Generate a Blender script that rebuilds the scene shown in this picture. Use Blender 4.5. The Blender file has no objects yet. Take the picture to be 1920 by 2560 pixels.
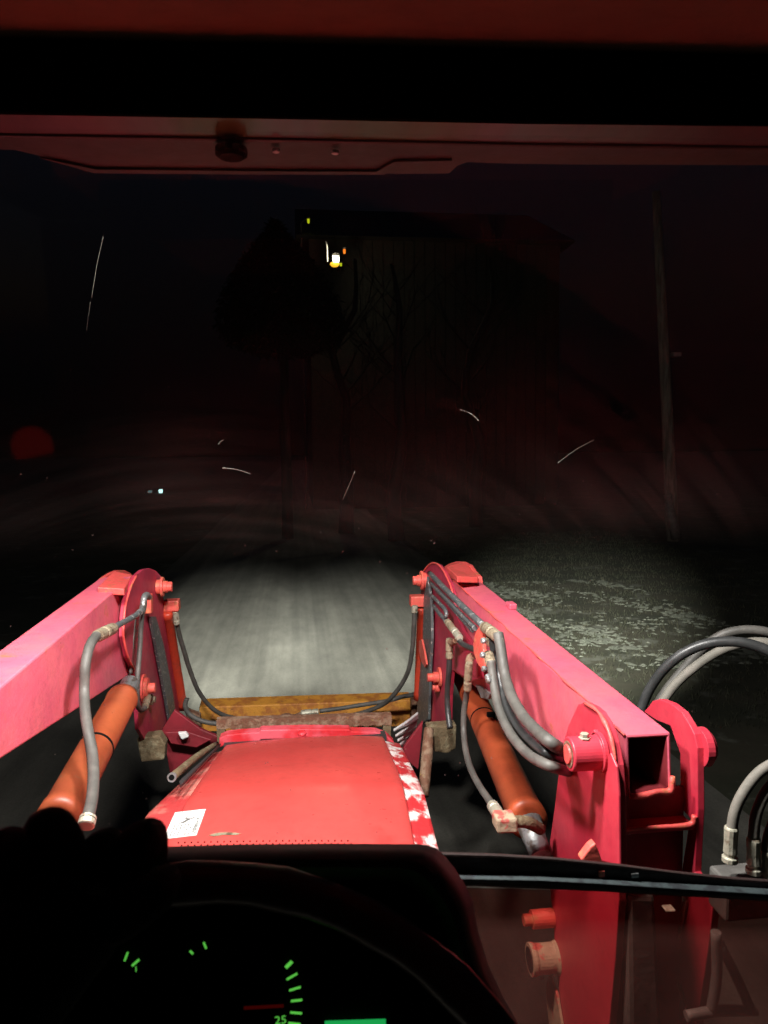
import bpy, bmesh, math, random
from mathutils import Vector, Matrix
R = math.radians
random.seed(7)
S = bpy.context.scene
C = S.collection

# ------------------------------------------------------------------ camera
EYE = Vector((0.0, 0.0, 2.3))
YAW, PITCH, ROLL, FPX = R(6.7), R(4.64), R(0.6), 1849.0
fwd = Vector((math.sin(YAW)*math.cos(PITCH), math.cos(YAW)*math.cos(PITCH), -math.sin(PITCH)))
rt0 = Vector((math.cos(YAW), -math.sin(YAW), 0.0))
up0 = rt0.cross(fwd)
rt = rt0*math.cos(ROLL) - up0*math.sin(ROLL)
up = up0*math.cos(ROLL) + rt0*math.sin(ROLL)
cd = bpy.data.cameras.new('camera'); cam = bpy.data.objects.new('camera', cd); C.objects.link(cam)
cd.sensor_fit = 'AUTO'; cd.sensor_width = 36.0; cd.lens = FPX/2560*36.0
cd.clip_start = 0.02; cd.clip_end = 2000
m3 = Matrix((rt, up, -fwd)).transposed()
cam.matrix_world = Matrix.Translation(EYE) @ m3.to_4x4()
S.camera = cam
cd.dof.use_dof = True; cd.dof.focus_distance = 2.6; cd.dof.aperture_fstop = 11.0

def ray(px, py):
    return (fwd + rt*((px-960)/FPX) + up*((1280-py)/FPX)).normalized()
def VY(px, py, Y):
    d = ray(px, py); return EYE + d*(Y/d.y)
def VX(px, py, X):
    d = ray(px, py); return EYE + d*(X/d.x)
def VZ(px, py, Z):
    d = ray(px, py); return EYE + d*((Z-EYE.z)/d.z)

# ------------------------------------------------------------------ world, moon, exposure
S.view_settings.view_transform = 'Standard'; S.view_settings.look = 'None'
S.view_settings.exposure = 0.0; S.view_settings.gamma = 1.0
W = bpy.data.worlds.new('World'); S.world = W; W.use_nodes = True
wn = W.node_tree; bg = wn.nodes['Background']
sky = wn.nodes.new('ShaderNodeTexSky'); sky.sky_type = 'NISHITA'; sky.sun_disc = False
sky.sun_elevation = R(-5.0); sky.sun_rotation = R(200.0)
wn.links.new(sky.outputs[0], bg.inputs[0]); bg.inputs[1].default_value = 0.15
# added sky tint imitating the glass veil: brownish at the horizon, bluer overhead
bg2 = wn.nodes.new('ShaderNodeBackground'); geo = wn.nodes.new('ShaderNodeTexCoord'); sep = wn.nodes.new('ShaderNodeSeparateXYZ')
wn.links.new(geo.outputs['Generated'], sep.inputs[0]); cr_ = wn.nodes.new('ShaderNodeValToRGB')
wn.links.new(sep.outputs['Z'], cr_.inputs[0]); wn.links.new(cr_.outputs[0], bg2.inputs[0]); bg2.inputs[1].default_value = .0065
e_ = cr_.color_ramp.elements; e_[0].position = 0.0; e_[0].color = (.03, .025, .025, 1); e_[1].position = .42; e_[1].color = (.20, .30, .60, 1)
m_ = cr_.color_ramp.elements.new(.20); m_.color = (.22, .19, .24, 1)
ad = wn.nodes.new('ShaderNodeAddShader'); wn.links.new(bg.outputs[0], ad.inputs[0]); wn.links.new(bg2.outputs[0], ad.inputs[1])
wn.links.new(ad.outputs[0], [x for x in wn.nodes if x.type == 'OUTPUT_WORLD'][0].inputs[0])
sl = bpy.data.lights.new('moon', 'SUN'); so = bpy.data.objects.new('moon', sl); C.objects.link(so)
sl.energy = 0.003; sl.angle = R(0.5); sl.color = (1, .96, .9)
so.rotation_euler = (R(60), 0, R(-20)); so.location = (0, 0, 30)
try:
    S.cycles.max_bounces = 8; S.cycles.transparent_max_bounces = 16
    S.cycles.sample_clamp_indirect = 2.0; S.cycles.sample_clamp_direct = 0.0
    S.cycles.caustics_reflective = False; S.cycles.caustics_refractive = False
except Exception: pass

# ------------------------------------------------------------------ work lights on the cab roof (the tractor's own lamps, and an added fill)
def spot(name, loc, target, power, size, blend, col, rad=.04):
    l = bpy.data.lights.new(name, 'SPOT'); o = bpy.data.objects.new(name, l); C.objects.link(o)
    l.energy = power; l.spot_size = R(size); l.spot_blend = blend; l.color = col; l.shadow_soft_size = rad
    o.location = loc
    o.rotation_euler = (Vector(target)-Vector(loc)).to_track_quat('-Z', 'Y').to_euler()
    return o
LED = (.97, 1.0, .92)
LAMPS = [Vector((-.40, 1.20, 2.86)), Vector((.12, 1.20, 2.86))]
SPOTS = []
SPOTS.append(spot('flood_beam', LAMPS[0], (-.12, 2.35, 1.3), 172, 150, .8, (1, .97, .93), .075))
SPOTS.append(spot('flood_beam', LAMPS[1], (.25, 2.35, 1.3), 172, 150, .8, (1, .97, .93), .075))
SPOTS.append(spot('road_beam', LAMPS[0]+Vector((.06, .05, 0)), (-.75, 8.9, 0), 12000, 20, 1.0, LED))
SPOTS.append(spot('road_beam', LAMPS[1]+Vector((.06, .05, 0)), (.75, 8.9, 0), 12000, 20, 1.0, LED))
SPOTS.append(spot('verge_beam', LAMPS[1]+Vector((.12, .05, 0)), (3.35, 9.0, 0), 9500, 25, 1.0, LED))
SPOTS.append(spot('far_fill', LAMPS[1]+Vector((.12, .06, .01)), (8.0, 20, 4.0), 320, 62, 1.0, (1, .95, .85)))  # added fill spot, brightens the far pole, trees and grass

# ------------------------------------------------------------------ materials
def mat(name, col, rough=.5, metal=0.0, spec=.5, nscale=0, col2=None, lo=.45, hi=.6, bump=0.0, bscale=60, stretch=None, third=None, coat=0.0, coords='Object'):
    m = bpy.data.materials.new(name); m.use_nodes = True
    nt = m.node_tree; p = nt.nodes['Principled BSDF']
    p.inputs['Base Color'].default_value = (*col, 1); p.inputs['Roughness'].default_value = rough
    p.inputs['Metallic'].default_value = metal; p.inputs['Specular IOR Level'].default_value = spec
    p.inputs['Coat Weight'].default_value = coat; p.inputs['Coat Roughness'].default_value = .25
    tc = nt.nodes.new('ShaderNodeTexCoord'); mp = nt.nodes.new('ShaderNodeMapping')
    nt.links.new(tc.outputs[coords], mp.inputs[0])
    if stretch: mp.inputs['Scale'].default_value = stretch
    def noise(sc, det=6, ro=.6, seed=0):
        n = nt.nodes.new('ShaderNodeTexNoise'); n.inputs['Scale'].default_value = sc
        n.inputs['Detail'].default_value = det; n.inputs['Roughness'].default_value = ro
        if seed:
            a = nt.nodes.new('ShaderNodeVectorMath'); a.operation = 'ADD'; a.inputs[1].default_value = (seed, seed*.7, seed*1.3)
            nt.links.new(mp.outputs[0], a.inputs[0]); nt.links.new(a.outputs[0], n.inputs['Vector'])
        else: nt.links.new(mp.outputs[0], n.inputs['Vector'])
        return n
    def ramp(src, lo, hi):
        r = nt.nodes.new('ShaderNodeMapRange'); r.inputs[1].default_value = lo; r.inputs[2].default_value = hi
        r.interpolation_type = 'SMOOTHSTEP'
        nt.links.new(src, r.inputs[0]); return r.outputs[0]
    cur = None
    def mix(fac, a, b):
        x = nt.nodes.new('ShaderNodeMix'); x.data_type = 'RGBA'
        nt.links.new(fac, x.inputs[0])
        if isinstance(a, tuple): x.inputs[6].default_value = (*a, 1)
        else: nt.links.new(a, x.inputs[6])
        x.inputs[7].default_value = (*b, 1)
        return x.outputs[2]
    cur = col
    if col2 is not None:
        n = noise(nscale)
        f = ramp(n.outputs['Fac'], lo, hi)
        cur = mix(f, cur, col2)
    if third is not None:
        c3, s3, l3, h3 = third
        n = noise(s3, 5, .65, 11.3)
        cur = mix(ramp(n.outputs['Fac'], l3, h3), cur, c3)
    # grime: two sizes of dull patches over the colour
    g1 = noise(3.5, 7, .7, 7.7); g2 = noise(38, 5, .65, 3.1)
    r1 = nt.nodes.new('ShaderNodeMapRange'); r1.inputs[1].default_value = .34; r1.inputs[2].default_value = .62; r1.inputs[3].default_value = .88; r1.inputs[4].default_value = 1.04
    r2 = nt.nodes.new('ShaderNodeMapRange'); r2.inputs[1].default_value = .33; r2.inputs[2].default_value = .50; r2.inputs[3].default_value = .88; r2.inputs[4].default_value = 1.0
    nt.links.new(g1.outputs['Fac'], r1.inputs[0]); nt.links.new(g2.outputs['Fac'], r2.inputs[0])
    mm = nt.nodes.new('ShaderNodeMath'); mm.operation = 'MULTIPLY'; nt.links.new(r1.outputs[0], mm.inputs[0]); nt.links.new(r2.outputs[0], mm.inputs[1])
    mx = nt.nodes.new('ShaderNodeMix'); mx.data_type = 'RGBA'; mx.blend_type = 'MULTIPLY'; mx.inputs[0].default_value = 1.0
    if isinstance(cur, tuple): mx.inputs[6].default_value = (*cur, 1)
    else: nt.links.new(cur, mx.inputs[6])
    nt.links.new(mm.outputs[0], mx.inputs[7]); cur = mx.outputs[2]
    if not isinstance(cur, tuple): nt.links.new(cur, p.inputs['Base Color'])
    # fine roughness variation
    n = noise(35, 4, .6, 4.2)
    rr = nt.nodes.new('ShaderNodeMapRange'); rr.inputs[3].default_value = max(.03, rough-.1); rr.inputs[4].default_value = min(1, rough+.14)
    nt.links.new(n.outputs['Fac'], rr.inputs[0]); nt.links.new(rr.outputs[0], p.inputs['Roughness'])
    if bump:
        n = noise(bscale, 6, .6, 2.1); b = nt.nodes.new('ShaderNodeBump'); b.inputs['Strength'].default_value = bump
        b.inputs['Distance'].default_value = .01
        nt.links.new(n.outputs['Fac'], b.inputs['Height']); nt.links.new(b.outputs[0], p.inputs['Normal'])
    return m
def emis(name, col, st):
    m = bpy.data.materials.new(name); m.use_nodes = True; p = m.node_tree.nodes['Principled BSDF']
    p.inputs['Base Color'].default_value = (*[c*.3 for c in col], 1)
    p.inputs['Emission Color'].default_value = (*col, 1); p.inputs['Emission Strength'].default_value = st
    return m
M = {}
M['pink'] = mat('pink_red_paint', (.64, .105, .165), .45, nscale=7, col2=(.69, .135, .17), lo=.35, hi=.7, bump=.18, bscale=25, third=((.54, .13, .055), 11, .59, .74))
M['plate'] = mat('plate_red_paint', (.50, .035, .075), .45, nscale=6, col2=(.38, .03, .07), lo=.35, hi=.7, bump=.12, bscale=25, third=((.35, .12, .06), 22, .66, .74))
M['edge'] = mat('edge_worn_red', (.80, .10, .09), .4, nscale=30, col2=(.55, .16, .08), lo=.55, hi=.66, bump=.3, bscale=80)
M['tower'] = mat('tower_red_paint', (.52, .022, .05), .42, nscale=5, col2=(.58, .05, .075), lo=.35, hi=.7, bump=.12, bscale=20, third=((.40, .15, .07), 26, .68, .76))
M['boltred'] = mat('fresh_red_orange', (.74, .11, .085), .45, nscale=30, col2=(.6, .2, .1), lo=.5, hi=.7, bump=.3)
M['hood'] = mat('hood_red', (.64, .066, .060), .30, nscale=2.2, col2=(.68, .082, .070), lo=.3, hi=.7, bump=.02, bscale=6, coat=.5, third=((.45, .05, .045), 5, .64, .75))
M['strip'] = mat('glare_patched_red', (.52, .03, .035), .4, nscale=13, col2=(.86, .80, .76), lo=.47, hi=.60, bump=.2, bscale=40, stretch=(1.4, .75, 1))  # white patches put the soft glare into the rail's worn red
M['stripleft'] = mat('faded_red', (.50, .05, .05), .4, nscale=12, col2=(.66, .28, .22), lo=.45, hi=.7, bump=.15)
M['lip'] = mat('lip_red', (.72, .03, .04), .35, nscale=8, col2=(.80, .12, .16), lo=.4, hi=.6)
M['orange'] = mat('orange_cylinder', (.34, .078, .028), .42, nscale=7, col2=(.28, .056, .022), lo=.4, hi=.65, bump=.06, third=((.24, .10, .055), 14, .62, .74))
M['orangebright'] = mat('bright_orange_cylinder', (.44, .082, .028), .42, nscale=7, col2=(.36, .062, .022), lo=.4, hi=.65, bump=.06, third=((.24, .10, .055), 9, .60, .72))
M['orange2'] = mat('tilt_orange', (.50, .045, .02), .45, nscale=12, col2=(.3, .05, .03), lo=.5, hi=.7, bump=.1)
M['beam_orange'] = mat('rusty_orange', (.62, .27, .035), .6, nscale=16, col2=(.40, .14, .03), lo=.42, hi=.62, bump=.4, third=((.16, .07, .03), 30, .62, .72))
M['rust'] = mat('rusted_steel', (.17, .075, .042), .75, nscale=30, col2=(.27, .17, .11), lo=.45, hi=.6, bump=.6, bscale=70, third=((.33, .22, .07), 45, .62, .7))
M['rubber'] = mat('grey_rubber', (.078, .074, .066), .55, nscale=20, col2=(.112, .104, .093), lo=.4, hi=.65, bump=.12, bscale=90, third=((.2, .17, .13), 30, .63, .75))
M['rubberblack'] = mat('black_rubber', (.035, .036, .036), .38, nscale=20, col2=(.06, .06, .06), lo=.5, hi=.7, bump=.05)
M['rubberpale'] = mat('dusty_rubber', (.16, .15, .125), .7, nscale=20, col2=(.22, .2, .17), lo=.4, hi=.7, bump=.1)
M['steel'] = mat('worn_steel', (.30, .31, .31), .4, .55, nscale=40, col2=(.16, .13, .11), lo=.5, hi=.62, bump=.3)
M['pipe'] = mat('worn_pipe', (.13, .145, .15), .4, .3, nscale=60, col2=(.55, .55, .52), lo=.56, hi=.66, bump=.2, third=((.42, .2, .1), 35, .62, .72))
M['fitting'] = mat('dirty_fitting', (.34, .28, .19), .55, .35, nscale=50, col2=(.16, .11, .07), lo=.5, hi=.62, bump=.5)
M['brass'] = mat('pale_fitting', (.48, .46, .36), .45, .4, nscale=50, col2=(.25, .2, .14), lo=.55, hi=.65, bump=.3)
M['bracket'] = mat('muddy_bracket', (.15, .105, .055), .8, nscale=25, col2=(.24, .2, .12), lo=.5, hi=.65, bump=.8, bscale=50)
M['dark'] = mat('dark_steel', (.04, .035, .035), .6, bump=.2)
M['greypost'] = mat('grey_post', (.12, .115, .105), .6, nscale=8, col2=(.07, .065, .06), lo=.4, hi=.6, bump=.2)
M['tan'] = mat('tan_primer', (.42, .33, .22), .65, nscale=30, col2=(.5, .1, .08), lo=.55, hi=.62, bump=.4)
M['white'] = mat('white_enamel', (.80, .80, .78), .5, nscale=20, col2=(.66, .62, .6), lo=.5, hi=.7)
M['ink'] = mat('print_ink', (.12, .12, .11), .6)
M['greyink'] = mat('faded_ink', (.22, .23, .21), .6)
M['black'] = mat('black_plastic', (.035, .02, .018), .55, bump=.15, bscale=150)
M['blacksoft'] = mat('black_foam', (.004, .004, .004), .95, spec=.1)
M['headliner'] = mat('headliner', (.34, .13, .07), .9, nscale=3, col2=(.26, .10, .06), lo=.4, hi=.6, bump=.2, bscale=180)
M['overhang'] = mat('roof_lip', (.070, .034, .026), .5, nscale=4, col2=(.048, .025, .020), lo=.4, hi=.6, bump=.1)
M['gloss'] = mat('reflection_trim', (.17, .085, .09), .3, .2, nscale=2.3, col2=(.12, .10, .03), lo=.47, hi=.56, bump=.03, bscale=8, stretch=(1, .15, .15))  # pink and olive noise paints blurred reflections into the colour
M['glove'] = mat('glove', (.012, .009, .009), .9, spec=.2, bump=.4, bscale=120)
M['wheelrim'] = mat('wheel_grip', (.10, .06, .05), .3, bump=.1, bscale=90)
M['sealgrey'] = mat('grey_seal', (.055, .075, .078), .6, nscale=40, col2=(.03, .035, .04), lo=.5, hi=.6, bump=.3)
M['green'] = emis('green_backlight', (.16, .85, .10), .62)
M['lcd'] = emis('lcd_green', (.02, .62, .13), .55)
M['needle'] = emis('red_needle', (.5, .012, .006), .06)
M['whitelamp'] = emis('white_lamp', (1, 1, .82), 6)
M['amberlamp'] = emis('amber_lamp', (1, .50, .03), 1.2)
M['orangelamp'] = emis('orange_lamp', (1, .22, .01), .9)
M['yglamp'] = emis('yellow_green_lamp', (.55, .62, .01), .8)
M['cyanlamp'] = emis('pale_cyan_lamp', (.55, .95, .9), 1.6)
M['dimlamp'] = emis('dim_white_lamp', (.3, .5, .5), .25)
M['redlamp'] = emis('far_red_lamp', (.8, .02, .0), .55)
M['dimred'] = emis('dim_red_lamp', (.5, .05, .01), .12)
M['dimgreen'] = emis('dim_green_lamp', (.12, .3, .03), .2)
M['domelens'] = emis('red_dome_lens', (1, .015, .01), .4)
M['lamplens'] = emis('work_lamp_lens', (1, 1, .95), 3.0)
M['wood'] = mat('grey_pole_wood', (.22, .20, .165), .85, nscale=14, col2=(.12, .10, .08), lo=.4, hi=.6, bump=.5, bscale=20, stretch=(1, 1, .15))
M['bark'] = mat('bark', (.012, .010, .008), .9, nscale=10, col2=(.008, .007, .006), lo=.4, hi=.6, bump=.5)
M['silhouette'] = mat('silhouette_black', (.004, .006, .004), .9)
M['barnwood'] = mat('barn_wood', (.022, .020, .016), .9, nscale=8, col2=(.014, .013, .011), lo=.4, hi=.6)
M['grass'] = mat('winter_grass', (.040, .044, .024), .9, nscale=1.4, col2=(.058, .054, .032), lo=.4, hi=.65)
M['plate_dark'] = mat('dull_frame_shade_red', (.26, .018, .03), .5, nscale=6, col2=(.16, .015, .02), lo=.35, hi=.7, bump=.2, bscale=25)
M['ground'] = mat('field_soil', (.040, .042, .024), .95, nscale=.9, col2=(.065, .058, .036), lo=.4, hi=.6, bump=1.0, bscale=5, third=((.13, .13, .10), 2.2, .56, .66))
M['snow'] = mat('thin_snow', (.19, .20, .155), .8, nscale=6, col2=(.2, .2, .16), lo=.45, hi=.65, bump=.6, bscale=12)
M['streak'] = mat('pale_streak', (.09, .085, .07), .6)
# clear pane: nothing but clean transmission
gm = bpy.data.materials.new('clear_glass'); gm.use_nodes = True
gm.node_tree.nodes.clear(); go = gm.node_tree.nodes.new('ShaderNodeOutputMaterial'); gt = gm.node_tree.nodes.new('ShaderNodeBsdfTransparent')
gm.node_tree.links.new(gt.outputs[0], go.inputs[0]); M['glass'] = gm
def film(name, tint, gloss, dirt, dcol, rough=.03, scale=6):
    m = bpy.data.materials.new(name); m.use_nodes = True; nt = m.node_tree; nt.nodes.clear()
    o = nt.nodes.new('ShaderNodeOutputMaterial'); t = nt.nodes.new('ShaderNodeBsdfTransparent'); t.inputs[0].default_value = (*tint, 1)
    g = nt.nodes.new('ShaderNodeBsdfGlossy'); g.inputs['Roughness'].default_value = rough; g.inputs[0].default_value = (1, 1, 1, 1)
    d = nt.nodes.new('ShaderNodeBsdfTranslucent'); d.inputs[0].default_value = (*dcol, 1)
    tc = nt.nodes.new('ShaderNodeTexCoord'); n = nt.nodes.new('ShaderNodeTexNoise'); n.inputs['Scale'].default_value = scale; n.inputs['Detail'].default_value = 7
    nt.links.new(tc.outputs['Object'], n.inputs['Vector'])
    mr = nt.nodes.new('ShaderNodeMapRange'); mr.inputs[1].default_value = .3; mr.inputs[2].default_value = .7
    mr.inputs[3].default_value = dirt*.45; mr.inputs[4].default_value = dirt*1.4; nt.links.new(n.outputs['Fac'], mr.inputs[0])
    a = nt.nodes.new('ShaderNodeMixShader'); b = nt.nodes.new('ShaderNodeMixShader'); a.inputs[0].default_value = gloss
    nt.links.new(t.outputs[0], a.inputs[1]); nt.links.new(g.outputs[0], a.inputs[2])
    nt.links.new(mr.outputs[0], b.inputs[0]); nt.links.new(a.outputs[0], b.inputs[1]); nt.links.new(d.outputs[0], b.inputs[2])
    nt.links.new(b.outputs[0], o.inputs[0]); return m
M['film'] = film('dusty_film', (1, 1, 1), .06, .16, (.5, .3, .26))
M['film_low'] = film('dirty_lower_glass', (.66, .50, .46), .03, .075, (.5, .27, .24), scale=4)
def veil():
    m = bpy.data.materials.new('wiper_dust'); m.use_nodes = True; nt = m.node_tree; nt.nodes.clear(); N = nt.nodes.new; K = nt.links.new
    o = N('ShaderNodeOutputMaterial'); t = N('ShaderNodeBsdfTransparent'); g = N('ShaderNodeBsdfGlossy'); g.inputs['Roughness'].default_value = .04
    d = N('ShaderNodeBsdfTranslucent'); d.inputs[0].default_value = (.55, .36, .33, 1); tc = N('ShaderNodeTexCoord')
    piv = G(550, 2258); rad = (G(550, 2258-1818)-piv).length
    def M2(op, a, b=None, c=None):
        x = N('ShaderNodeMath'); x.operation = op
        for i, v in enumerate((a, b, c)):
            if v is None: continue
            if isinstance(v, (int, float)): x.inputs[i].default_value = v
            else: K(v, x.inputs[i])
        return x.outputs[0]
    def MR(f, a, b, c, e):
        x = N('ShaderNodeMapRange'); x.interpolation_type = 'SMOOTHSTEP'
        for i, v in enumerate((a, b, c, e)): x.inputs[i+1].default_value = v
        K(f, x.inputs[0]); return x.outputs[0]
    ds = N('ShaderNodeVectorMath'); ds.operation = 'DISTANCE'; K(tc.outputs['Object'], ds.inputs[0]); ds.inputs[1].default_value = piv
    r_ = ds.outputs['Value']; outside = MR(r_, rad-.004, rad+.006, 0, 1)
    cx = N('ShaderNodeCombineXYZ'); K(M2('MULTIPLY', r_, 60), cx.inputs[0]); n1 = N('ShaderNodeTexNoise'); n1.inputs['Scale'].default_value = 1.0; n1.inputs['Detail'].default_value = 5; n1.inputs['Roughness'].default_value = .7
    sp = N('ShaderNodeSeparateXYZ'); K(tc.outputs['Object'], sp.inputs[0]); K(M2('MULTIPLY', sp.outputs[0], 2.5), cx.inputs[1]); K(cx.outputs[0], n1.inputs['Vector'])
    n2 = N('ShaderNodeTexNoise'); n2.inputs['Scale'].default_value = 5; n2.inputs['Detail'].default_value = 6; K(tc.outputs['Object'], n2.inputs['Vector'])
    ins = M2('MULTIPLY', MR(n1.outputs['Fac'], .3, .75, .35, 1.0), MR(n2.outputs['Fac'], .3, .7, .4, 1.0))
    ztop, zlo = G(743, 500).z, G(743, 1420).z
    zf = MR(sp.outputs[2], G(743, 700).z, G(743, 1180).z, .10, 1.0)
    low = MR(sp.outputs[2], G(743, 1250).z, zlo+.004, 1.0, 0.0)
    inside = M2('MULTIPLY', M2('MULTIPLY', ins, zf), VEIL_IN); outs = M2('MULTIPLY', MR(n2.outputs['Fac'], .25, .75, .75, 1.0), VEIL_OUT)
    dens = M2('ADD', M2('MULTIPLY', inside, M2('SUBTRACT', 1.0, outside)), M2('MULTIPLY', outs, outside))
    dens = M2('MULTIPLY', M2('MULTIPLY', dens, low), MR(sp.outputs[0], G(120, 1130).x, G(640, 1130).x, .16, 1.0))
    a = N('ShaderNodeMixShader'); b = N('ShaderNodeMixShader'); K(M2('MULTIPLY', low, .05), a.inputs[0]); K(t.outputs[0], a.inputs[1]); K(g.outputs[0], a.inputs[2])
    K(dens, b.inputs[0]); K(a.outputs[0], b.inputs[1]); K(d.outputs[0], b.inputs[2]); K(b.outputs[0], o.inputs[0]); return m
VEIL_IN, VEIL_OUT = .20, .075
# road: streaked worn asphalt
def road_mat():
    m = bpy.data.materials.new('worn_asphalt'); m.use_nodes = True; nt = m.node_tree; p = nt.nodes['Principled BSDF']
    p.inputs['Roughness'].default_value = .8
    tc = nt.nodes.new('ShaderNodeTexCoord')
    def nz(scale, st, det=6):
        mp = nt.nodes.new('ShaderNodeMapping'); mp.inputs['Scale'].default_value = st
        n = nt.nodes.new('ShaderNodeTexNoise'); n.inputs['Scale'].default_value = scale; n.inputs['Detail'].default_value = det; n.inputs['Roughness'].default_value = .62
        nt.links.new(tc.outputs['Object'], mp.inputs[0]); nt.links.new(mp.outputs[0], n.inputs['Vector']); return n.outputs['Fac']
    def mrange(f, a, b, c, d):
        r = nt.nodes.new('ShaderNodeMapRange'); r.inputs[1].default_value = a; r.inputs[2].default_value = b; r.inputs[3].default_value = c; r.inputs[4].default_value = d
        nt.links.new(f, r.inputs[0]); return r.outputs[0]
    def mul(a, b):
        x = nt.nodes.new('ShaderNodeMath'); x.operation = 'MULTIPLY'; nt.links.new(a, x.inputs[0]); nt.links.new(b, x.inputs[1]); return x.outputs[0]
    a = mrange(nz(2.3, (1, .10, 1)), .3, .7, .74, 1.2)
    b = mrange(nz(.9, (1, .6, 1)), .3, .7, .78, 1.18)
    c = mrange(nz(7, (1, .35, 1)), .3, .7, .86, 1.14)
    d = mrange(nz(60, (1, 1, 1), 3), .3, .7, .86, 1.14)
    e = mrange(nz(3.2, (1, .012, 1), 3), .34, .66, .70, 1.20)
    v = mul(mul(mul(a, b), mul(c, d)), e)
    x = nt.nodes.new('ShaderNodeMix'); x.data_type = 'RGBA'; x.blend_type = 'MULTIPLY'; x.inputs[0].default_value = 1
    x.inputs[6].default_value = (.150, .143, .120, 1); nt.links.new(v, x.inputs[7]); nt.links.new(x.outputs[2], p.inputs['Base Color'])
    bp = nt.nodes.new('ShaderNodeBump'); bp.inputs['Strength'].default_value = .5; bp.inputs['Distance'].default_value = .01
    nt.links.new(nz(90, (1, 1, 1), 4), bp.inputs['Height']); nt.links.new(bp.outputs[0], p.inputs['Normal'])
    return m
M['road'] = road_mat()

# ------------------------------------------------------------------ builders
def thing(name, label, cat, loc, group=None):
    o = bpy.data.objects.new(name, None); C.objects.link(o); o.location = loc; o.empty_display_size = .1
    o['label'] = label; o['category'] = cat
    if group: o['group'] = group
    return o
class B:
    def __init__(s): s.bm = bmesh.new(); s.bm.faces.ensure_lookup_table()
    def face(s, vs, mi=0, smooth=False):
        try:
            f = s.bm.faces.new(vs); f.material_index = mi; f.smooth = smooth; return f
        except ValueError: return None
    def prism(s, pts, off, mi=0):
        off = Vector(off); a = [s.bm.verts.new(p) for p in pts]; b = [s.bm.verts.new(Vector(p)+off) for p in pts]
        s.face(a, mi); s.face(b[::-1], mi); n = len(a)
        for i in range(n): s.face([a[i], b[i], b[(i+1) % n], a[(i+1) % n]], mi)
        return s
    def hexa(s, p, mi=0):   # p: near 4 (ring) then far 4 (ring)
        v = [s.bm.verts.new(q) for q in p]
        s.face(v[:4], mi); s.face(v[4:][::-1], mi)
        for i in range(4): s.face([v[i], v[4+i], v[4+(i+1) % 4], v[(i+1) % 4]], mi)
        return s
    def box(s, lo, hi, mi=0):
        x0, y0, z0 = lo; x1, y1, z1 = hi
        return s.hexa([(x0, y0, z0), (x1, y0, z0), (x1, y0, z1), (x0, y0, z1), (x0, y1, z0), (x1, y1, z0), (x1, y1, z1), (x0, y1, z1)], mi)
    def rings(s, cs, rs, n=16, mi=0, caps=True, smooth=True, hollow=False):
        prev = None; first = None; ref = None
        for i, c in enumerate(cs):
            c = Vector(c)
            if i == 0: t = Vector(cs[1])-c
            elif i == len(cs)-1: t = c-Vector(cs[i-1])
            else: t = Vector(cs[i+1])-Vector(cs[i-1])
            if t.length < 1e-9: t = last
            t.normalize(); last = t.copy()
            if ref is None:
                ref = t.orthogonal().normalized()
            ref = (ref - t*ref.dot(t)).normalized(); w = t.cross(ref)
            ring = [s.bm.verts.new(c + (ref*math.cos(2*math.pi*k/n)+w*math.sin(2*math.pi*k/n))*rs[i]) for k in range(n)]
            if prev:
                for k in range(n): s.face([prev[k], prev[(k+1) % n], ring[(k+1) % n], ring[k]], mi, smooth)
            else: first = ring
            prev = ring
        if caps: s.face(first[::-1], mi); s.face(prev, mi)
        return s
    def tube(s, pts, r, n=12, mi=0, sub=6, wob=0):
        P = [Vector(p) for p in pts]
        Q = [P[0]*2-P[1]]+P+[P[-1]*2-P[-2]]
        cs, rs = [], []
        rr = r if isinstance(r, (list, tuple)) else [r]*len(P)
        for i in range(1, len(Q)-2):
            for k in range(sub):
                t = k/sub; a, b, c, d = Q[i-1], Q[i], Q[i+1], Q[i+2]
                cs.append(.5*((2*b)+(c-a)*t+(2*a-5*b+4*c-d)*t*t+(3*b-a-3*c+d)*t**3))
                rs.append(rr[i-1]*(1-t)+rr[i]*t)
        cs.append(P[-1]); rs.append(rr[-1])
        return s.rings(cs, rs, n, mi)
    def lathe(s, p0, axis, prof, n=24, mi=0):   # prof: [(dist along axis, radius)]
        axis = Vector(axis).normalized(); p0 = Vector(p0); r = axis.orthogonal().normalized(); w = axis.cross(r)
        prev = None; first = None
        for d, rad in prof:
            ring = [s.bm.verts.new(p0+axis*d+(r*math.cos(2*math.pi*k/n)+w*math.sin(2*math.pi*k/n))*rad) for k in range(n)]
            if prev:
                for k in range(n): s.face([prev[k], prev[(k+1) % n], ring[(k+1) % n], ring[k]], mi, False)
            else: first = ring
            prev = ring
        s.face(first[::-1], mi); s.face(prev, mi); return s
    def done(s, name, mats, parent=None, bevel=0, smooth_angle=True, kind=None, label=None, cat=None, group=None):
        bmesh.ops.recalc_face_normals(s.bm, faces=s.bm.faces[:])
        me = bpy.data.meshes.new(name); s.bm.to_mesh(me); s.bm.free()
        o = bpy.data.objects.new(name, me); C.objects.link(o)
        for m in (mats if isinstance(mats, (list, tuple)) else [mats]): me.materials.append(M[m] if isinstance(m, str) else m)
        if parent is not None:
            o.parent = parent; o.matrix_parent_inverse = world_of(parent).inverted()
        if bevel:
            md = o.modifiers.new('bevel', 'BEVEL'); md.width = bevel; md.segments = 2; md.limit_method = 'ANGLE'; md.angle_limit = R(35)
        if kind: o['kind'] = kind
        if label: o['label'] = label
        if cat: o['category'] = cat
        if group: o['group'] = group
        return o
def world_of(o):
    m = Matrix.Translation(o.location)
    if o.parent: return world_of(o.parent) @ o.matrix_parent_inverse @ m
    return m
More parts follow.
